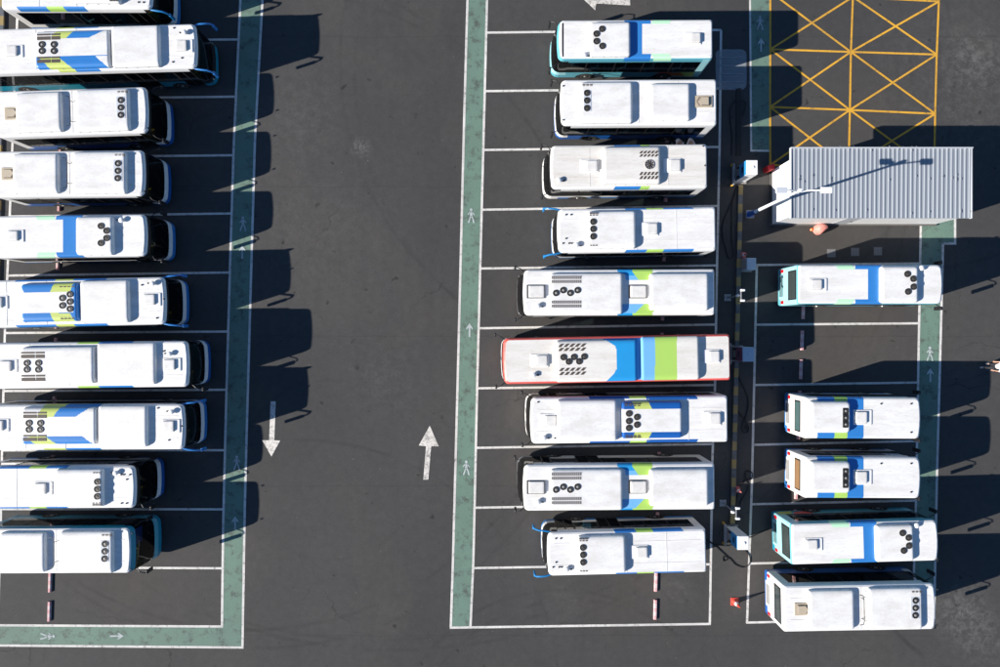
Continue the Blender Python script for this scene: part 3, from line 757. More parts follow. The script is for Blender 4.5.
lay('C2', rM2, pods=[
    dict(r=(650, 83.5, 690, 120), name='battery_cover', h=.26, rc=.1), dict(r=(580, 82, 632.5, 123), name='ac_unit', h=.26, fans=[(587, 93), (587, 100.5), (587, 108.2)], hub=False, grilles=[(582, 84, 593, 86.3, 'sq3')], plate=(583, 90, 592, 111.5))],
    hatches=[(695, 95, 713, 107, 'beige')], dots=[(563, 86), (563, 120), (582, 121.5)])
rL5 = Ref(1, 148, 214.5, 256, 216.5, 258, -6)
lay('D', rL5, pods=[
    dict(r=(76, 217, 113, 255), name='ac_unit', h=.27, fans=[(101, 226), (106.6, 230.7), (106.6, 238.1), (101, 243)], hub=False, ey=.2)],
    hatches=[(7, 230.5, 19, 241)], vents=[(121, 220)], dots=[],
    bands=[(MINT, 38, 56, dict(sl=-.6, inner=.28)), (BLUE, 56, 82, dict(sl=.15, inner=.28))],
    rpoly=[(BLUE, [(63, 214.8), (76, 214.8), (76, 258), (63, 258)])])
rR1 = Ref(1, 942, 265, 304, 264.5, 304.5, 797)
lay('D2', rR1, pods=[dict(r=(881, 266.5, 918, 303), name='ac_unit', h=.27, fans=[(907.3, 274), (913.2, 278.8), (913.5, 286.8), (908, 291.6)], hub=False, ey=.2)],
    hatches=[(810, 279, 823, 290)], vents=[(922, 268)],
    bands=[(MINT, 838, 855, dict(sl=-.6, inner=.28)), (BLUE, 855, 881, dict(sl=.15, inner=.28))],
    rpoly=[(BLUE, [(868, 264), (881, 264), (881, 305), (868, 305)])])
rM1 = Ref(-1, 558, 21, 60, 20, 59.5, 712)
lay('D3', rM1, pods=[dict(r=(590, 22, 630.5, 57), name='ac_unit', h=.27, fans=[(602, 29), (596.5, 33.8), (596.5, 41.3), (602.3, 46)], hub=False, ey=.2)],
    hatches=[(689, 32.5, 701, 43)], vents=[(584.5, 54.5)],
    bands=[(MINT, 651, 669, dict(sl=-.6, inner=.28)), (BLUE, 625, 651, dict(sl=.15, inner=.28))],
    rpoly=[(BLUE, [(630, 20), (642, 20), (642, 60), (630, 60)]), (BLACK, [(562, 23), (563.6, 23), (563.6, 57), (562, 57)])])
rM4 = Ref(-1, 557, 209.5, 253, 208, 250, 715)
lay('E', rM4, pods=[
    dict(r=(588, 211.5, 636, 248), name='ac_unit', h=.28, fans=[(593.2, 221.7), (593.2, 229), (593.2, 236.4)], hub=False, grilles=[(589, 212.5, 598.5, 216, 'sq3'), (589.5, 243.3, 598, 246, 'sq3')]),
    ], hatches=[(645, 223, 658, 234.5)], vents=[(576.5, 244.8)], dots=[(566, 214.7), (571, 214.7), (566, 238.5), (569, 243.3), (571.5, 243.3), (563, 243.3)],
    bands=[(BLUE, 626, 647, dict(sl=.5)), (GREEN, 647, 664, dict(sl=.3)), (BLUE, 664, 694, dict(sl=.5))])
rM3 = Ref(-1, 550, 146, 189.5, 144.5, 188, 706.5)
lay('F', rM3, pods=[dict(r=(603, 147, 660.5, 183.5), name='ac_unit', h=.30, fans=[(649.5, 164.5)], fr=.28, hub=True, grilles=[(640, 151, 659, 157, 'slant'), (640, 172, 659, 179.5, 'slant')], ey=.35)],
    hatches=[(585, 160, 598, 171), (668, 159, 681, 171)], vents=[(559, 180)], dots=[(564.5, 180), (705, 165.5), (703, 146)],
    bands=[(GREEN, 641, 650, dict(sl=.5)), (BLUE, 615, 641, dict(sl=.5))])
rM5 = Ref(-1, 523, 270, 315.5, 269, 315, 714)
lay('G', rM5, pods=[
    dict(r=(550.5, 273.5, 622.5, 314), name='ac_unit', h=.25, fans=[(556, 293), (563.2, 290.2), (570.2, 293), (577.5, 290.2)], hub=True, grilles=[(551.5, 276, 581.5, 283, 'grey'), (551.5, 300.5, 581.5, 307.5, 'grey')]),
    dict(r=(650, 273.5, 708.5, 310), name='battery_cover', h=.30, ey=.4)],
    hatches=[(527, 285, 545, 298, 'black'), (629, 285, 647, 298, 'black')], vents=[(538, 306)],
    rpoly=[(SKY, [(617, 270), (632, 270), (637, 276.5), (637, 280), (626, 280), (626, 275)]), (LBLUE, [(625, 275.5), (635, 275.5), (638.5, 280), (626, 280)]), (GREEN, [(632, 270), (653, 270), (651, 275), (648, 280), (638.5, 280)]),
           (SKY, [(617, 314), (632, 314), (629, 307), (623, 304)]), (LBLUE, [(617.5, 313.8), (635, 313.8), (644, 304), (624, 304)]), (GREEN, [(635, 314), (652, 314), (655, 309.5), (648, 304), (644, 304)])],
    bands=[(SKY, 617, 632, dict(sl=-.5)), (GREEN, 632, 652, dict(sl=-.5))])
rM6 = Ref(-1, 503, 338.5, 384, 334.5, 379.5, 729.5)
lay('H', rM6, pods=[
    dict(r=(556, 341, 637, 381.5), name='ac_unit', h=.28, fans=[(563.5, 357.2), (568.8, 361.6), (574, 357), (579.2, 361.4), (584.2, 356.6)], hub=False,
         polys=[(SKY, [(603, 338), (615, 346), (616.5, 350), (616.5, 369), (614, 374), (603, 385), (640, 385), (640, 338)])],
         grilles=[(559, 344, 587, 351, 'slant'), (560, 368, 587, 375, 'slant')]),
    dict(r=(641, 336.5, 699.5, 379.5), name='battery_cover', h=.28, ey=.35, polys=[(LBLUE, [(639, 330), (655, 330), (655, 385), (639, 385)]), (GREEN, [(655, 330), (677, 330), (677, 385), (655, 385)])])],
    hatches=[(535, 355, 548, 366), (708, 350.5, 720, 362)], vents=[(533.5, 375)], dots=[(538, 374.5)],
    rpoly=[(SKY, [(603, 338), (641, 338), (641, 380), (603, 380)]), (LBLUE, [(637, 337.5), (655, 337.5), (655, 380), (637, 380)]), (GREEN, [(655, 337.5), (677, 337.5), (677, 380), (655, 380)])],
    bands=[])
rR2 = Ref(1, 920, 397.5, 438.5, 396.5, 438.5, 804)
lay('S', rR2, pods=[
    dict(r=(810.5, 401.5, 850, 433), name='ac_unit', h=.33, rc=.2, fans=[(845.6, 411), (845.6, 417.8), (845.6, 424.4)], hub=True, plate=(842.5, 407.5, 848.8, 428), fr=.165),
    ], hatches=[(855, 411, 868, 424)], dots=[(881, 403.7), (911, 403.7), (911, 432.3), (821, 412), (842, 412)],
    rpoly=[(BLUE, [(817.5, 396), (863.5, 396), (863.5, 440), (817.5, 440)]), (GREEN, [(834.5, 396), (847.5, 396), (847.5, 440), (834.5, 440)])],
    bands=[(BLUE, 817.5, 834.5, dict()), (GREEN, 834.5, 847.5, dict()), (BLUE, 847.5, 863.5, dict())])

def clipy(pts, lim):
    """clip roof polygons to the flat part of the roof"""
    return [(x, max(-lim, min(lim, y))) for x, y in pts]
def bus(name, key, ref, style, label, group):
    W = ref.W; LEN = ref.len; lim = W / 2 + .02 - .13; d = LAY[key]
    st = dict(style)
    st['bands'] = d['bands']; st['rpoly'] = [(m, clipy(pl, lim)) for m, pl in d['rpoly']]
    root = make_bus(name, -LEN, 0.0, W, st, label)
    for p in d['pods']:
        x0, x1, y0, y1 = p['rect']; y0 = max(y0, -W / 2 + .06); y1 = min(y1, W / 2 - .06)
        u = pod(p['name'], root, x0, x1, y0, y1, p['h'], st.get('podm', POD), p['polys'] or None, rc=p.get('rc', .14), ey=p.get('ey', .28))
        zt = ZR + p['h']
        if 'plate' in p:
            ref0 = {'C': rL3, 'C2': rM2, 'S': rR2}[key]; a = ref0.rect(*p['plate'], zt); m = MB()
            m.bbox(a[0], a[1], a[2], a[3], zt - .02, zt + .012, BLACK if key == 'S' else GREYP, .04); m.build('fan_plate', u)
        for f in p['fans']: fan(u, f[0], f[1], zt + .01, p.get('fr', .185), p.get('hub', True))
        for r, k in p['grilles']: bars(u, r[0], r[1], r[2], r[3], zt if k != 'sq3' and k != 'sq4' else zt - .01, k)
    for r, k in d['hatches']:
        lx = r[1] - r[0]; ly = r[3] - r[2]; cx = (r[0] + r[1]) / 2; cy = (r[2] + r[3]) / 2
        if -LEN + .1 < cx: hatch(root, cx, cy, k, lx * (.55 if k == 'beige' else .9), ly * (.8 if k == 'beige' else .95))
    for v in d['vents']: vent(root, *v)
    for v in d['rails']: rail(root, *v)
    if d['dots']:
        for v in d['dots']:
            m = MB(); m.lathe((v[0], v[1], ZR), [(.05, -.02), (.05, .035), (.03, .05)], BLACK, 8); m.build('marker_stud', root)
    # roof seams: thin raised sheet joints along and across
    m = MB(); s_ = roofm = st.get('roof', ROOF)
    for yy in ((-.62, .62) if not d['rpoly'] else ()): m.box(-LEN + .35, -.4, yy - .012, yy + .012, ZR - .01, ZR + .014, s_)
    nx = int(LEN / 2.1)
    for k in range(1, nx if not d['rpoly'] else 1): m.box(-LEN + LEN * k / nx - .01, -LEN + LEN * k / nx + .01, -lim, lim, ZR - .01, ZR + .011, s_)
    if m.v: m.build('roof_seam', root)
    root.location = (ref.f.x, ref.f.y, 0); root.rotation_euler = (0, 0, ref.yaw)
    tag(root, label, 'bus', group)
    return root
GREYP = mat('fan_plate_grey', (.5, .53, .58), .5)
EARB = mat('mirror_blue', (.01, .17, .42), .4)
GL, GM, GR = 'buses parked in the left row', 'buses parked in the middle row', 'buses parked in the right row'
S_blue = dict(skirt=DBLUE, bump=DBLUE, side=DBLUE, face=WHITE, rear=WHITE)
S_ear = dict(skirt=BLUE, bump=BLUE, side=WHITE, face=WHITE, mirror='ear', mcol=EARB, rear=WHITE)
S_cyan = dict(skirt=CYAN, bump=CYAN, side=CYAN, face=LCYAN, trim=CYAN, cant=CYAN, rear=LCYAN, bulge=.3)
L1 = Ref(1, 154, -34, 9.5, -34, 10, 3)
bus('city_bus', 'E', L1, dict(S_ear, bulge=.3), 'bus cut off by the top edge, its blue and green roof edge and side showing', GL)
bus('city_bus', 'A', rL2, dict(skirt=TEAL, side=TEAL, bump=TEAL, face=BLACK, cant=WHITE, mirror='ear', mcol=BLUE, bulge=.1), 'long bus with blue-banded fan unit and teal side, second from the top left', GL)
bus('city_bus', 'C', rL3, dict(S_blue, bulge=.2), 'plain white bus with three fans and blue nose, third from the top left', GL)
bus('city_bus', 'C', Ref(1, 146, 150.5, 196, 152, 197.5, -4), dict(S_blue, bulge=.2), 'plain white bus with three fans, just above the blue cross-banded bus on the left', GL)
bus('city_bus', 'D', rL5, dict(skirt=BLUE, bump=BLUE, side=WHITE, face=WHITE, bulge=.35), 'left-row bus with a blue band across its roof and four zigzag fans', GL)
bus('city_bus', 'B', rL6, dict(S_ear, mcol=BLUE, bulge=.1), 'bus with bright blue roof unit carrying five fans in the left row', GL)
bus('city_bus', 'A2', rL7, dict(skirt=BLUE, bump=DBLUE, side=WHITE, face=WHITE, bulge=.1), 'long all-white roofed bus with four fans and brown grilles, below the blue-unit bus', GL)
bus('city_bus', 'A3', rL8, dict(S_ear, mcol=BLUE, bulge=.1), 'blue and lime banded bus with four fans and blue mirrors, third from bottom left', GL)
rL9 = Ref(1, 137, 465.5, 507.5, 466.5, 508.5, -21)
bus('city_bus', 'E', rL9, dict(skirt=BLUE, bump=DBLUE, side=WHITE, face=WHITE, bulge=.3), 'short white bus with three fans, second from the bottom of the left row', GL)
bus('city_bus', 'C', Ref(1, 133, 527, 572.5, 528, 573, -17), dict(skirt=TEAL, bump=TEAL, side=TEAL, face=CYAN, trim=TEAL, cant=TEAL, bulge=.35, blind=True), 'white roofed bus with thin teal outline at the bottom of the left row', GL)
bus('city_bus', 'D3', rM1, dict(S_cyan, seam=ROOF, spoly=[(ORANGE, [(-7.9, .5), (-6.2, .5), (-6.6, .95), (-7.5, 1.08)]), (OLIVE, [(-8.4, .42), (-7.9, .42), (-7.4, 1.1), (-8.3, 1.1)]), (RED, [(-6.8, .75), (-5.9, .85), (-6.3, 1.1), (-7.0, 1.1)])]), 'cyan-bodied bus with a blue band across its roof, topmost of the middle row', GM)
bus('city_bus', 'C2', rM2, dict(S_blue, bulge=.15), 'plain white bus with blue side and beige rear hatch, second in the middle row', GM)
bus('city_bus', 'F', rM3, dict(skirt=BLUE, bump=WHITE, side=WHITE, face=WHITE, roof=ROOFD, podm=ROOFD, bulge=.3), 'dusty white bus with one large fan between slanted grilles, third in the middle row', GM)
bus('city_bus', 'E', rM4, dict(S_ear, bulge=.15), 'white bus with three fans and bright blue ear mirrors, below the single-fan bus', GM)
bus('city_bus', 'G', rM5, dict(skirt=WHITE, bump=GREYM, side=WHITE, face=BLACK, bulge=.3), 'white bus with blue-green chevrons and four fans, just above the red-edged bus', GM)
bus('city_bus', 'H', rM6, dict(skirt=RED, bump=RED, side=WHITE, face=WHITE, trim=RED, cant=RED, edge=RED, roof=ROOFD, podm=ROOFD, bulge=.12), 'long red-edged bus with sky blue and lime roof panels, the longest in the middle row', GM)
bus('city_bus', 'B2', rM7, dict(skirt=BLUE, bump=WHITE, side=WHITE, face=WHITE, bulge=.2), 'white bus with a royal blue five-fan unit, just below the red-edged bus', GM)
bus('city_bus', 'G', Ref(-1, 523, 464.5, 510.5, 463, 509, 714), dict(skirt=WHITE, bump=GREYM, side=WHITE, face=BLACK, bulge=.3), 'white bus with blue-green chevrons and four fans, second from the bottom of the middle row', GM)
bus('city_bus', 'E', Ref(-1, 547, 532, 575.5, 529, 570.5, 705.5), dict(S_ear, bulge=.2), 'three-fan white bus with bright blue mirrors, bottom of the middle row', GM)
bus('city_bus', 'D2', rR1, dict(S_cyan, bulge=.15, rwin=(1.8, 2.86)), 'cyan-bodied bus with pale cyan rear just below the grey-roofed cabin', GR)
bus('minibus', 'S', rR2, dict(skirt=BLUE, side=WHITE, bump=WHITE, face=WHITE, rear=WHITE, bulge=.05, rover=1.6, rwin=(1.75, 2.5), rglass=RGT), 'short bus with blue and green roof bands and teal rear glass', 'short white and blue buses')
bus('minibus', 'S', Ref(1, 920, 457, 498, 456, 498, 804), dict(skirt=BLUE, side=WHITE, bump=WHITE, face=WHITE, rear=WHITE, bulge=.05, rover=1.6, rwin=(1.75, 2.5), rglass=RGB_), 'short bus with blue and green roof bands and brown rear glass', 'short white and blue buses')
bus('city_bus', 'D2', Ref(1, 937.5, 519, 560, 523, 564.5, 790.5), dict(S_cyan, bulge=.15, skirt=TEAL, rwin=(1.8, 2.86), spoly=[(RED, [(-7.4, 1.1), (-6.2, 1.1), (-6.5, .6), (-7.2, .7)]), (OLIVE, [(-8.2, 1.1), (-7.5, 1.1), (-7.3, .5), (-8.2, .6)])]), 'cyan-bodied bus with a blue roof band, second from the bottom of the right row', GR)
bus('city_bus', 'C', Ref(1, 935, 582.5, 628.5, 585.5, 631, 783), dict(S_blue, rear=WHITE, bulge=.15, rwin=(1.75, 2.7)), 'all-white bus with beige hatch and blue side at the bottom right', GR)

# ------------------------------------------------------------------ cabin with the ribbed roof
root = empty('cabin', P(852, 198)); o0 = Vector(root.location)
WALLM = mat('white_painted_wall', (.78, .78, .77), .6, dirt=.2); RSH = mat('ribbed_roof_steel', (.27, .30, .335), .5, metal=.0, dirt=.25, dcol=(.3, .31, .33), scale=1.2, stretch=(3, .4, 1))
TRIMM = mat('roof_edge_trim', (.45, .47, .5), .4)
a = P(770.5, 224.3) - o0; b = P(934.5, 171.5) - o0
m = MB(); t = .12; zt = 3.12
x0, y0, x1, y1 = a.x, a.y, b.x, b.y
# south wall (faces camera side) with window and door openings butt-jointed
def wall_x(m, xa, xb, y_in, y_out, ops, z1):
    xs = sorted([xa, xb] + [v for o in ops for v in o[:2]])
    for p, q in zip(xs, xs[1:]):
        op = [o for o in ops if o[0] <= p + 1e-6 and o[1] >= q - 1e-6]
        if not op: m.box(p, q, y_in, y_out, .12, z1, WALLM)
        else:
            if op[0][2] > .13: m.box(p, q, y_in, y_out, .12, op[0][2], WALLM)
            m.box(p, q, y_in, y_out, op[0][3], z1, WALLM)
so_ops = [(x0 + 3.6, x0 + 4.5, .12, 2.25)]
no_ops = [(x0 + 1.5, x0 + 2.7, 1.0, 2.2), (x0 + 6.0, x0 + 7.2, 1.0, 2.2)]
wall_x(m, x0, x1, y0, y0 + t, so_ops, zt); wall_x(m, x0, x1, y1 - t, y1, no_ops, zt)
m.box(x0, x0 + t, y0 + t, y1 - t, .12, zt, WALLM); m.box(x1 - t, x1, y0 + t, y1 - t, .12, zt, WALLM)
m.build('wall', root)
m = MB(); m.box(x0 - .03, x1 + .06, y0 - .10, y1 + .03, 0, .118, mat('plinth_grey', (.12, .115, .11), .8, dirt=.4)); m.build('plinth', root)
m = MB(); m.box(x0 - .008, x0 + .01, y0 - .002, y1 + .002, .12, .26, BLACK); m.build('skirting', root)
for (p, q, z0, z1) in so_ops + no_ops:
    yy = y0 if (p, q, z0, z1) in so_ops else y1 - t
    if z0 < .5:
        m = MB(); m.box(p, q, yy - .012, yy + .08, .12, z1, TRIMM); d = m.build('door', root); m = MB(); m.box(q - .16, q - .06, yy - .05, yy - .013, 1.05, 1.12, BLACK); m.build('handle', d)
    else:
        m = MB()
        for (a1, a2, b1, b2) in ((p, q, z0, z0 + .05), (p, q, z1 - .05, z1), (p, p + .05, z0 + .05, z1 - .05), (q - .05, q, z0 + .05, z1 - .05), ((p + q) / 2 - .025, (p + q) / 2 + .025, z0 + .05, z1 - .05)): m.box(a1, a2, yy - .012, yy + t + .012, b1, b2, TRIMM)
        f = m.build('window', root); m = MB(); m.box(p + .05, q - .05, yy - .004, yy + t + .004, z0 + .05, z1 - .05, GRG_DK); m.build('pane', f)
# ribbed roof: corners on the image at its own height
zr = 3.26
A_ = P(791, 218.2, zr) - o0; B_ = P(970.5, 149, zr) - o0; rx0, ry0, rx1, ry1 = A_.x, A_.y, B_.x, B_.y
m = MB(); n = 40; dx = (rx1 - rx0) / n; hh = .024
prof = []
for k in range(n):
    xx = rx0 + k * dx; prof += [(xx, 0), (xx + dx * .50, 0), (xx + dx * .60, hh), (xx + dx * .88, hh), (xx + dx * .98, 0)]
prof.append((rx1, 0))
zb = zr - o0.z
for (xa, za), (xb_, zb_) in zip(prof, prof[1:]):
    m.face([(xa, ry0, zb + za), (xb_, ry0, zb + zb_), (xb_, ry1, zb + zb_ + .05), (xa, ry1, zb + za + .05)], RSH)
m.box(rx0, rx1, ry0 + .01, ry1 - .01, zb - .14, zb - .02, TRIMM)
rf = m.build('roof', root)
m = MB(); m.box(rx0 - .05, rx1 + .05, ry1, ry1 + .07, zb - .1, zb + .16, TRIMM); m.box(rx1, rx1 + .05, ry0 - .02, ry1, zb - .1, zb + .09, TRIMM); m.box(rx0 - .05, rx0, ry0 - .02, ry1, zb - .1, zb + .09, TRIMM)
m.build('roof_edge', rf)
m = MB()
random.seed(3)
for k in range(42):
    kx = random.randrange(n); yy = random.choice([.4, .4, 2.2, 2.3, 3.9, 3.9]) + random.uniform(-.15, .15)
    m.box(rx0 + kx * dx + dx * .70, rx0 + kx * dx + dx * .80, ry0 + yy - .05, ry0 + yy + .05, zb + hh, zb + hh + .035 + .012 * yy, GREYM)
m.build('roof_screws', rf)
tag(root, 'white single-storey cabin with a grey ribbed metal roof under the street lamp', 'building')

# ------------------------------------------------------------------ street lamp
bse = P(750, 214.2); root = empty('street_lamp', bse)
hl_ = 6.85; m = MB(); m.lathe((0, 0, 0), [(.15, .0), (.14, .8), (.13, .85)], DBLUE, 16); m.box(-.2, .2, -.2, .2, 0, .03, DBLUE)
m.build('pole_base', root)
POLEM = mat('lamp_white_paint', (.80, .80, .80), .35)
m = MB(); m.lathe((0, 0, 0), [(.10, .84), (.085, 3), (.06, hl_)], POLEM, 16); m.lathe((0, 0, hl_), [(.09, -.1), (.1, .05), (.05, .14)], POLEM, 12); m.build('pole', root, smooth=True)
for sd, ln in ((1, 1.08), (-1, .72)):
    m = MB(); m.tube([(0, 0, hl_ - .35), (sd * ln * .35, -.0, hl_ - .1), (sd * ln * .75, 0, hl_ + .03), (sd * ln, 0, hl_ + .05)], .042, POLEM, 8); ar = m.build('arm', root, smooth=True)
    m = MB(); m.bbox(sd * ln - (.05 if sd > 0 else .55), sd * ln + (.55 if sd > 0 else .05), -.16, .16, hl_, hl_ + .09, POLEM if sd > 0 else GREYP, .03); m.build('lamp_head', ar)
m = MB(); m.box(-.25, .25, -.25, .25, -.0, .012, CONC)
m.build('footing', root)
tag(root, 'white double-armed lamp post leaning over the west end of the ribbed roof', 'street lamp')

# ------------------------------------------------------------------ wheel stops
STOP = mat('wheel_stop_paint', (.60, .30, .31), .7, dirt=.5, dcol=(.66, .5, .5), scale=6); STOPW = mat('wheel_stop_white', (.68, .50, .50), .7, dirt=.4, scale=6)
sm = MB(); hw_, hh_ = .105, .11
for k in range(5):
    ya, yb = -.6 + k * .24, -.6 + (k + 1) * .24; mm = STOP if k % 2 == 0 else STOPW
    sm.face([(-hw_, ya, 0), (-hw_, yb, 0), (-.06, yb, hh_), (-.06, ya, hh_)], mm); sm.face([(-.06, ya, hh_), (-.06, yb, hh_), (.06, yb, hh_), (.06, ya, hh_)], mm); sm.face([(.06, ya, hh_), (.06, yb, hh_), (hw_, yb, 0), (hw_, ya, 0)], mm)
for sgn in (-.6, .6): sm.face([(-hw_, sgn, 0), (-.06, sgn, hh_), (.06, sgn, hh_), (hw_, sgn, 0)], STOP)
proto = None
def stop(px, py, label):
    global proto
    if proto is None: o = proto = sm.build('wheel_stop')
    else: o = proto.copy(); C.objects.link(o)
    o.location = P(px, py) + Vector((0, 0, .002)); o.rotation_euler = (0, 0, math.radians(-1.5)); o.name = 'wheel_stop'
    tag(o, label, 'wheel stop', 'faded red and white wheel stops in the bays')
names_l = ['top', 'second from the top', 'third from the top', 'fourth from the top', 'fifth from the top', 'sixth from the top', 'seventh from the top', 'third from the bottom', 'second from the bottom', 'bottom']
for i in range(1, len(LH)):
    a = LH[i][0]; nx = LH[i + 1][0] if i + 1 < len(LH) else 625
    if i == len(LH) - 1: ys = (582, 611); who = 'in the empty bay at the bottom left'
    else: ys = ((a + nx) / 2 - 14.5, (a + nx) / 2 + 14.5); who = 'under the %s bus of the left row' % names_l[i]
    for j, y in enumerate(ys):
        x = 50 + (596 - y) * (8 / 330.); stop(x, y, '%s faded red wheel stop %s' % (('upper', 'lower')[j], who))
names_m = ['top', 'second', 'third', 'fourth', 'fifth', 'red-edged', 'seventh', 'eighth', 'bottom']
for i in range(len(MH)):
    a = sum(MH[i]) / 2; nx = sum(MH[i + 1]) / 2 if i + 1 < len(MH) else 624.5
    c_ = (a + nx) / 2; who = 'in the empty bay at the foot of the middle row' if i == 9 else 'under the %s bus of the middle row' % names_m[i]
    for j, y in enumerate((c_ - 14, c_ + 14)):
        stop(655.5 + (596 - y) * (8.5 / 338.), y, '%s faded red wheel stop %s' % (('upper', 'lower')[j], who))
names_r = ['under the cyan bus below the cabin', 'in the first empty bay of the right row', 'under the upper short bus', 'under the lower short bus', 'under the lower cyan bus', 'under the bottom right bus']
for i in range(6):
    a = RH[i][0]; nx = RH[i + 1][0]; c_ = (a + nx) / 2 - 1
    for j, y in enumerate((c_ - 13.5, c_ + 15.5)):
        stop(804 - (y - 290) * (8 / 200.), y, '%s faded red wheel stop %s' % (('upper', 'lower')[j], names_r[i]))

# ------------------------------------------------------------------ charging island
KY = mat('kerb_yellow', (.30, .215, .075), .8, dirt=.6, dcol=(.2, .18, .14), scale=5); KB = mat('kerb_dark', (.085, .095, .11), .8, dirt=.6, dcol=(.2, .2, .2), scale=5)
def line_px(p, q, t): return (p[0] + (q[0] - p[0]) * t, p[1] + (q[1] - p[1]) * t)
m = MB(); p, q = (740.3, 186), (732, 532); n = 38
for k in range(n):
    a = P(*line_px(p, q, k / n)); b = P(*line_px(p, q, (k + 1) / n)); mm = KY if k % 2 == 0 else KB
    for (o1, o2, z1, z2) in ((-.13, -.13, 0, .12), (-.13, .13, .12, .12), (.13, .13, .12, 0)):
        m.face([(a.x + o1, a.y, z1), (b.x + o1, b.y, z1), (b.x + o2, b.y, z2), (a.x + o2, a.y, z2)], mm)
m2 = MB(); p2, q2, n2 = (3.5, -20), (-3, 330), 38
for k in range(n2):
    a = P(*line_px(p2, q2, k / n2)); b = P(*line_px(p2, q2, (k + 1) / n2)); mm = KY if k % 2 == 0 else KB
    for (o1, o2, z1, z2) in ((-.13, -.13, 0, .12), (-.13, .13, .12, .12), (.13, .13, .12, 0)):
        m2.face([(a.x + o1, a.y, z1), (b.x + o1, b.y, z1), (b.x + o2, b.y, z2), (a.x + o2, a.y, z2)], mm)
tag(m2.build('striped_kerb'), 'yellow striped kerb just showing at the left edge behind the upper left buses', 'kerb')
tag(m.build('striped_kerb'), 'narrow yellow and dark striped kerb between the chargers', 'kerb')
m = MB(); a = P(738.7, 88.5); b = P(738.2, 156)
m.rings([[(a.x - .2, b.y, 0), (a.x + .2, b.y, 0), (a.x + .2, a.y, 0), (a.x - .2, a.y, 0)], [(a.x - .14, b.y, .05), (a.x + .14, b.y, .05), (a.x + .14, a.y, .05), (a.x - .14, a.y, .05)]], RUBBER)
tag(m.build('cable_cover'), 'black rubber strip on the shaded asphalt above the upper charger', 'cable cover')
# translucent ribbed sheet
sh = bpy.data.materials.new('ribbed_clear_plastic'); sh.use_nodes = True; nt = sh.node_tree; bb = nt.nodes['Principled BSDF']; bb.inputs['Base Color'].default_value = (.40, .44, .48, 1); bb.inputs['Alpha'].default_value = .32; bb.inputs['Roughness'].default_value = .5
m = MB(); a = P(715.5, 90); b = P(746.5, 49.5); r = .35
def rr(i, z):
    pts = []
    for (cx, cy, a0) in ((b.x - r, a.y + r, -PI / 2), (b.x - r, b.y - r, 0), (a.x + r, b.y - r, PI / 2), (a.x + r, a.y + r, PI)):
        for k in range(6): t = a0 + PI / 2 * k / 5; pts.append((cx + (r - i) * math.cos(t), cy + (r - i) * math.sin(t), z))
    return pts
m.rings([rr(0, .016), rr(.02, .045), rr(.14, .05), rr(.18, .03)], sh)
for k in range(1, 5):
    y = a.y + (b.y - a.y) * k / 5; m.box(a.x + .2, b.x - .2, y - .03, y + .03, .034, .055, sh)
tag(m.build('plastic_sheet'), 'pale translucent ribbed sheet with rounded corners behind the top middle bus', 'plastic sheet')
m = None
CB = mat('charger_blue', (.03, .24, .52), .4); CW = mat('charger_white', (.80, .80, .80), .4); CGR = mat('charger_pale_blue', (.42, .50, .58), .4); PUR = mat('charger_plum', (.16, .05, .10), .5)
def charger(x, y, label, wx=.66, wy=.84, h=2.1, top=CW, sidec=CB):
    """image position of the cabinet's foot centre"""
    root = empty('charging_cabinet', P(x, y)); m = MB()
    m.bbox(-wx / 2, wx / 2, -wy / 2, wy / 2, .1, h, top, .025); b_ = m.build('cabinet', root)
    m = MB(); m.box(-wx / 2 - .012, -wx / 2 + .01, -wy / 2 + .01, wy / 2 - .01, 1.0, h - .03, sidec); m.box(-wx / 2 - .012, -wx / 2 + .01, -wy / 2 + .01, wy / 2 - .01, .14, .995, GREYM); m.box(-wx / 2 - .02, -wx / 2 - .012, -.17, .17, 1.35, 1.6, BLACK); m.build('front_panel', root)
    m = MB(); m.box(-wx / 2 - .08, wx / 2 + .08, -wy / 2 - .08, wy / 2 + .08, 0, .098, CONC); m.build('plinth', root)
    for sd in (1, -1):
        m = MB(); m.bbox(-wx / 2 - .09, -wx / 2 - .021, sd * .28 - .07, sd * .28 + .07, .75, 1.0, BLACK, .02); m.build('plug_holder', root)
    m = MB(); m.lathe((.05, 0, h), [(.09, -.01), (.09, .03), (.05, .05)], top, 12); m.build('roof_cap', root)
    tag(root, label, 'charger', 'charging cabinets on the striped kerb'); return root
charger(739.2, 175.8, 'white-topped charger with blue side beside the cabin, topmost of three')
charger(735.6, 353.3, 'shaded pale blue-topped charger with plum side behind the red-edged bus', top=CGR, sidec=PUR)
charger(730.8, 532.4, 'white-topped charger with blue side near the bottom bus of the middle row', wy=.8)
YB = mat('guard_yellow', (.55, .33, .04), .5, dirt=.5)
def guard(x, y, label):
    root = empty('guard_frame', P(x, y)); m = MB()
    m.tube([(0, -.62, 0), (0, -.62, .5), (0, -.55, .56), (0, .55, .56), (0, .62, .5), (0, .62, 0)], .045, GREYM, 8); m.build('hoop', root, smooth=True)
    for sd in (1, -1):
        m = MB(); m.lathe((0, sd * .62, 0), [(.07, 0), (.07, .3), (.05, .34)], YB, 10); m.build('post_sleeve', root)
    m = MB(); m.tube([(0, -.6, .3), (0, .6, .3)], .03, GREYM, 8); m.build('crossbar', root)
    tag(root, label, 'guard rail', 'low steel guards in front of the chargers')
guard(731, 175.8, 'low steel guard with yellow feet beside the upper charger')
guard(727.6, 353.5, 'low steel guard with yellow feet at the shaded middle charger')
guard(722.8, 532.4, 'low steel guard with yellow feet beside the lower charger')
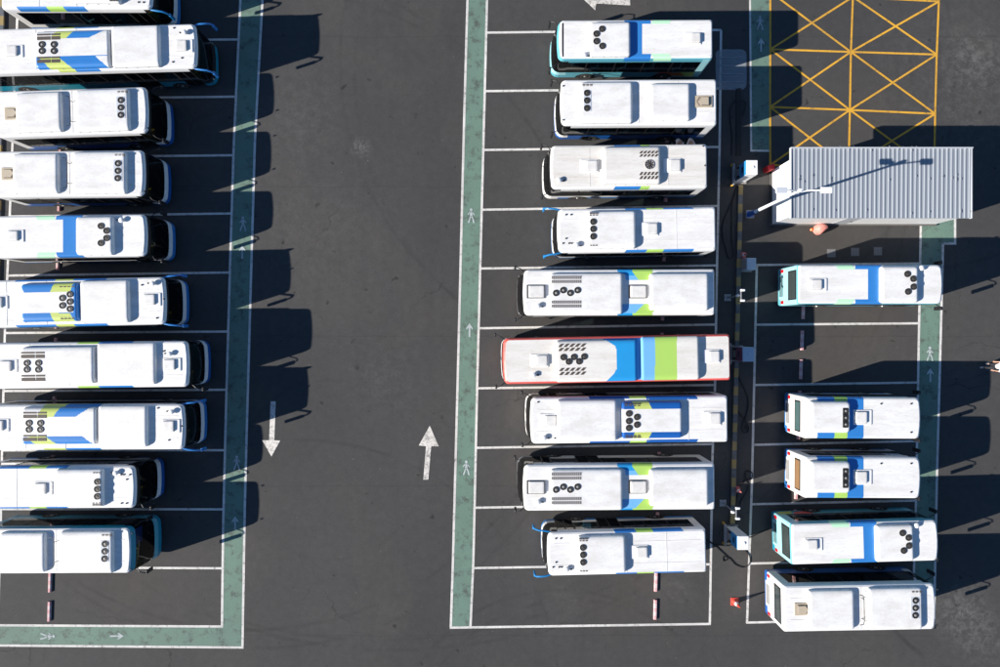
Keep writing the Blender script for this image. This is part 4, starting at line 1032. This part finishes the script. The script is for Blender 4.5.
def camera_pole(x, y, label):
    root = empty('camera_pole', P(x, y)); m = MB(); h = 2.3
    m.box(-.2, .2, -.2, .2, 0, .02, GREYM); m.build('base_plate', root)
    m = MB()
    for s_ in ((-.17, -.17), (.17, -.17), (-.17, .17), (.17, .17)): m.lathe((s_[0], s_[1], .02), [(.02, 0), (.02, .04), (.01, .05)], WHITE, 6)
    m.build('bolts', root)
    m = MB(); m.lathe((0, 0, .02), [(.05, 0), (.045, h)], GREYM, 12); m.build('pole', root, smooth=True)
    m = MB(); m.box(-.03, .03, -.30, .30, h - .02, h + .03, GREYM); m.box(-.2, -.07, -.06, .06, h - .3, h - .1, CW); m.build('crossarm', root)
    for sd in (1, -1):
        m = MB(); m.bbox(-.06, .20, sd * .30 - .065, sd * .30 + .065, h + .03, h + .15, CW, .03); m.lathe((.20, sd * .30, h + .09), [(.05, 0), (.05, .05), (.03, .06)], BLACK, 10, 'x'); m.build('security_camera', root)
    tag(root, label, 'camera pole', 'short poles with two white cameras')
camera_pole(727.5, 297.6, 'camera pole with two white cameras, the upper one on the striped kerb')
camera_pole(722.8, 503, 'camera pole with two white cameras beside the lower charger')
root = empty('utility_box', P(745.8, 265.5)); m = MB(); m.bbox(-.28, .28, -.36, .36, .08, .95, CGR, .03); m.build('cabinet', root); m = MB(); m.box(-.33, .33, -.41, .41, 0, .079, CONC); m.build('plinth', root)
m = MB(); m.box(-.29, -.281, -.3, .3, .15, .88, GREYM); m.build('door', root)
tag(root, 'small pale blue utility box on the asphalt left of the upper cyan bus', 'utility box')

# cones
CR = mat('cone_red', (.62, .05, .03), .5, dirt=.3, dcol=(.7, .3, .25)); CRW = mat('cone_white', (.78, .76, .74), .5); CPK = mat('cone_faded', (.62, .16, .16), .6, dirt=.4)
def cone(x, y, label, mm=CR, tilt=0, s=1.0, az=0):
    root = empty('traffic_cone', P(x, y), az); root.rotation_euler = (tilt, 0, az); m = MB()
    m.bbox(-.23 * s, .23 * s, -.23 * s, .23 * s, 0, .05, mm, .02); m.build('base', root)
    m = MB(); m.lathe((0, 0, .05), [(.17 * s, 0), (.13 * s, .28 * s), (.125 * s, .28 * s), (.085 * s, .5 * s), (.03 * s, .82 * s)], mm, 18, ms=[mm, mm, CRW, mm]); m.build('cone_body', root, smooth=True)
    tag(root, label, 'traffic cone', 'traffic cones around the chargers')
cone(734.5, 601.5, 'bright red traffic cone in full sun at the foot of the charging strip', s=1.05)
cone(737, 489.5, 'faded pink-red cone beside the striped kerb, level with the lower chevron bus', CPK, s=.85)
cone(742.3, 255.5, 'faded red cone touching the small pale blue utility box', CPK, s=.85)
# red box at the corner of the cabin
root = empty('fire_box', P(766.5, 170)); m = MB(); m.bbox(-.22, .22, -.16, .16, .0, .75, mat('fire_red', (.5, .015, .02), .4), .03); m.build('cabinet', root); m = MB(); m.box(-.19, .19, -.175, -.161, .08, .68, CR); m.box(.1, .14, -.19, -.176, .32, .46, BLACK); m.build('door', root)
root.rotation_euler = (0, 0, .3)
tag(root, 'small red fire box at the top left corner of the cabin', 'fire box')
# salmon domed cover
root = empty('domed_cover', P(819, 229.6)); m = MB(); SAL = mat('salmon_plastic', (.60, .20, .16), .6, dirt=.5, dcol=(.8, .5, .45), scale=3)
pts = []
for k in range(17):
    t = math.radians(20 + 200 * k / 16); pts.append((.40 * math.cos(t), .33 * math.sin(t)))
pts += [(-.22, -.30), (-.08, -.34), (.16, -.18), (.38, -.02)]
m.rings([[(a_ * s_, b_ * s_, z_) for a_, b_ in pts] for s_, z_ in ((1, 0), (1.0, .2), (.93, .42), (.75, .55), (.45, .62))], SAL); m.build('shell', root, smooth=True)
m = MB(); m.lathe((-.5, -.02, .1), [(.03, -.1), (.09, -.05), (.1, .05), (.05, .1)], ORANGE, 10); m.build('knob', root)
tag(root, 'salmon pink domed plastic cover by the sunny wall of the cabin', 'plastic cover')
# manhole covers
MH_ = mat('cover_steel', (.16, .155, .15), .6, dirt=.5)
for i, (x, y) in enumerate(((831.3, 253.2), (855, 252), (877.8, 251.2))):
    m = MB(); m.box(-.26, .26, -.26, .26, 0, .018, MH_)
    for k in range(5):
        for j in range(5): m.box(-.21 + k * .09, -.16 + k * .09, -.21 + j * .09, -.16 + j * .09, .018, .024, GREYM)
    o = m.build('access_cover', loc=P(x, y)); tag(o, 'square steel cover in the asphalt below the cabin, %s of three' % ('leftmost', 'middle one', 'rightmost')[i], 'access cover', 'square steel covers below the cabin')
for o in list(bpy.data.objects):
    if o.get('category') and not o.get('kind'): o['kind'] = 'thing'
# cables
CABM = mat('cable_black', (.008, .008, .009), .55)
def cable(pts, label, r=.028):
    W = [P(*p) + Vector((0, 0, .035)) for p in pts]; out = []
    for i in range(len(W) - 1):
        p0, p1, p2, p3 = W[max(i - 1, 0)], W[i], W[i + 1], W[min(i + 2, len(W) - 1)]
        for k in range(6):
            t = k / 6; out.append(.5 * ((2 * p1) + (-p0 + p2) * t + (2 * p0 - 5 * p1 + 4 * p2 - p3) * t * t + (-p0 + 3 * p1 - 3 * p2 + p3) * t ** 3))
    out.append(W[-1]); m = MB(); m.tube(out, r, CABM, 6); o = m.build('charging_cable', smooth=True); tag(o, label, 'cable', 'black charging cables lying on the ground')
cable([(737, 187), (731.5, 202.5), (726, 214.5), (722.3, 226.5), (723, 238), (725.5, 247.5), (728.5, 258), (733.5, 255), (731.8, 240), (731.5, 225), (732, 207), (735.5, 190)], 'cable in a long loop on the shaded ground left of the upper striped kerb')
cable([(737.5, 99), (731, 106.5), (730, 120), (732, 135), (731.5, 156)], 'long cable running down the left side of the black rubber strip')
cable([(738.5, 98.5), (745.5, 103), (743.5, 113), (739.5, 119)], 'short bent cable right of the black rubber strip')
cable([(737.5, 364), (738, 375), (743.5, 387), (748.3, 400.5), (747, 412), (742.7, 423), (742, 429), (745.5, 433), (748.6, 429), (745.7, 421.5), (737.5, 410), (733, 404)], 'cable with a small loop below the shaded middle charger')
cable([(735, 515), (736.5, 500), (738.5, 489), (745, 480), (751, 479), (752, 472.5), (746, 471), (745.5, 478), (748, 488), (743, 497), (738, 508)], 'tangled cable beside the faded cone and the right-hand bay line')
cable([(702, 537), (708, 541), (715, 544.5), (728, 545.5), (733, 543.5)], 'short cable from the rear of the bottom middle bus to the lower charger')
cable([(702, 538), (711, 542), (717, 547.5), (723, 553), (726.7, 557), (725.5, 560.5), (722.6, 560), (723.5, 556.5), (729, 558), (735.6, 564.6), (744, 567), (749.5, 563), (749, 555), (744, 549), (740, 542)], 'long sunlit cable curling on the asphalt below the lower charger')
cable([(741, 536), (750, 537), (759, 533), (769, 529)], 'cable from the lower charger to the rear of the lower cyan bus')
cable([(741, 300), (736, 312), (736.5, 330), (735, 345)], 'thin cable along the kerb between the upper camera pole and the middle charger', .02)

# ------------------------------------------------------------------ people
SKIN = mat('skin', (.52, .30, .21), .5); HAIR = mat('hair_black', (.012, .01, .009), .6); SHIRT = mat('shirt_white', (.78, .78, .80), .8); TROU = mat('trousers_dark', (.015, .017, .022), .8); SHOE = mat('shoe_grey', (.5, .5, .5), .6)
def skin_mesh(name, verts, edges, radii, mat_, parent, rootv=0, lv=2):
    me = bpy.data.meshes.new(name); me.from_pydata(verts, edges, []); me.materials.append(mat_); o = bpy.data.objects.new(name, me); C.objects.link(o); o.parent = parent
    md = o.modifiers.new('skin', 'SKIN'); md.use_smooth_shade = True
    for i, r in enumerate(radii):
        v = me.skin_vertices[0].data[i]; v.radius = (r, r) if not isinstance(r, tuple) else r; v.use_root = (i == rootv)
    s_ = o.modifiers.new('sub', 'SUBSURF'); s_.levels = lv; s_.render_levels = lv
    return o
def person(loc, rz, pose, label):
    """figure facing +x in its own frame; pose: joint positions"""
    root = empty('person', loc, rz); J = pose
    V, E, R = [], [], []; idx = {}
    def add(n, p, r, par=None):
        idx[n] = len(V); V.append(p); R.append(r)
        if par: E.append((idx[par], idx[n]))
    add('pelvis', J['pelvis'], (.13, .11)); add('spine', J['spine'], (.12, .10), 'pelvis'); add('chest', J['chest'], (.15, .11), 'spine'); add('neck', J['neck'], .055, 'chest')
    add('jaw', tuple(a * .6 + b * .4 for a, b in zip(J['neck'], J['head'])), .06, 'neck'); add('head', J['head'], (.085, .095), 'jaw'); add('crown', J['crown'], .07, 'head')
    for s in 'LR':
        add('sh' + s, J['sh' + s], .06, 'chest'); add('el' + s, J['el' + s], .043, 'sh' + s); add('wr' + s, J['wr' + s], .03, 'el' + s)
        e_, w_ = Vector(J['el' + s]), Vector(J['wr' + s]); d = (w_ - e_).normalized(); n_ = d.cross(Vector((0, 0, 1))); n_ = n_.normalized() if n_.length > .1 else Vector((1, 0, 0))
        pm = w_ + d * .07; add('pm' + s, tuple(pm), (.038, .02), 'wr' + s)
        for k, (o_, l_) in enumerate(((-.03, .075), (-.01, .09), (.01, .085), (.03, .065))):
            add('f%d%s' % (k, s), tuple(pm + d * l_ * .5 + n_ * o_ * 1.1), .01, 'pm' + s); add('g%d%s' % (k, s), tuple(pm + d * l_ + n_ * o_ * 1.15 + Vector((.01, 0, -.01))), .008, 'f%d%s' % (k, s))
        th = w_ + d * .03; add('th' + s, tuple(th + n_ * -.05 + d * .03), .011, 'wr' + s)
        add('hp' + s, J['hp' + s], .09, 'pelvis'); add('kn' + s, J['kn' + s], .058, 'hp' + s); add('an' + s, J['an' + s], .036, 'kn' + s)
        a_ = J['an' + s]; add('to' + s, (a_[0] + .16, a_[1], .035), .03, 'an' + s)
    skin_mesh('body', V, E, R, SKIN, root)
    def sub(name, keys, edges, rad, m_):
        ii = {k: i for i, k in enumerate(keys)}
        skin_mesh(name, [V[idx[k]] for k in keys], [(ii[a], ii[b]) for a, b in edges], rad, m_, root)
    sub('shirt', ['spine', 'pelvis', 'chest', 'shL', 'elL', 'shR', 'elR'], [('spine', 'pelvis'), ('spine', 'chest'), ('chest', 'shL'), ('shL', 'elL'), ('chest', 'shR'), ('shR', 'elR')], [(.15, .125), (.15, .13), (.18, .13), .078, .062, .078, .062], SHIRT)
    sub('trousers', ['pelvis', 'hpL', 'knL', 'anL', 'hpR', 'knR', 'anR'], [('pelvis', 'hpL'), ('hpL', 'knL'), ('knL', 'anL'), ('pelvis', 'hpR'), ('hpR', 'knR'), ('knR', 'anR')], [(.145, .125), .108, .078, .06, .108, .078, .06], TROU)
    for s in 'LR':
        a_ = J['an' + s]; m = MB(); m.bbox(a_[0] - .09, a_[0] + .2, a_[1] - .05, a_[1] + .05, 0, .085, SHOE, .03); m.build('shoe', root)
    hd, cr = Vector(J['head']), Vector(J['crown']); up = (cr - hd).normalized()
    m = MB(); prof = [(.112, -.02), (.118, .05), (.105, .10), (.07, .135), (.02, .15)]
    q = up.to_track_quat('Z', 'X'); n = 14; rs = []
    for r, h in prof: rs.append([hd + q @ Vector((r * math.cos(2 * PI * k / n) * .95, r * math.sin(2 * PI * k / n), h)) - Vector((.015, 0, 0)) for k in range(n)])
    m.rings(rs, HAIR); m.build('hair', root, smooth=True)
    # face: eyes, nose, mouth on the forward side
    f = Vector((1, 0, 0)); f = (f - up * f.dot(up)).normalized(); sd = up.cross(f); c = hd + up * .0
    m = MB()
    m.tube([c + f * .085 + up * .01, c + f * .118 - up * .03, c + f * .09 - up * .04], [.008, .014, .008], SKIN, 6)
    for s in (1, -1): m.lathe(tuple(c + f * .09 + sd * s * .033 + up * .015), [(.005, -.008), (.012, 0), (.005, .008)], BLACK, 8)
    m.tube([c + f * .085 - sd * .025 - up * .065, c + f * .098 - up * .066, c + f * .085 + sd * .025 - up * .065], .006, RED, 5)
    for s in (1, -1): m.tube([c + sd * s * .095 + up * .03, c + sd * s * .11, c + sd * s * .095 - up * .03], [.01, .016, .01], SKIN, 6)
    m.build('face', root)
    tag(root, label, 'person'); return root
stand = dict(pelvis=(0, 0, .95), spine=(.01, 0, 1.12), chest=(.02, 0, 1.32), neck=(.03, 0, 1.48), head=(.05, 0, 1.62), crown=(.045, 0, 1.69),
    shL=(.02, .19, 1.42), elL=(.0, .25, 1.14), wrL=(.22, .22, 1.05), shR=(.02, -.19, 1.42), elR=(-.05, -.26, 1.15), wrR=(.03, -.27, .92),
    hpL=(0, .1, .9), knL=(.16, .1, .5), anL=(.16, .1, .09), hpR=(0, -.1, .9), knR=(0, -.1, .48), anR=(-.2, -.1, .12))
person(P(985.5, 365.5), math.radians(185), dict(stand, elL=(.05, .30, 1.15), wrL=(.32, .22, 1.10)), 'person in a white shirt and dark trousers walking at the right edge')
bend = dict(pelvis=(-.1, 0, .85), spine=(.02, 0, 1.0), chest=(.2, 0, 1.12), neck=(.33, 0, 1.17), head=(.46, 0, 1.18), crown=(.53, 0, 1.18),
    shL=(.22, .19, 1.12), elL=(.3, .23, .88), wrL=(.45, .15, .7), shR=(.22, -.19, 1.12), elR=(.3, -.23, .88), wrR=(.45, -.15, .7),
    hpL=(-.08, .1, .82), knL=(.12, .12, .48), anL=(-.02, .12, .09), hpR=(-.08, -.1, .82), knR=(.08, -.12, .46), anR=(-.1, -.12, .09))
person(P(674.3, 145.6), math.radians(-80), bend, 'person in white bending down between two buses, left one of the pair')
person(P(686.2, 145.2), math.radians(-95), bend, 'person in white bending down between two buses, right one of the pair')
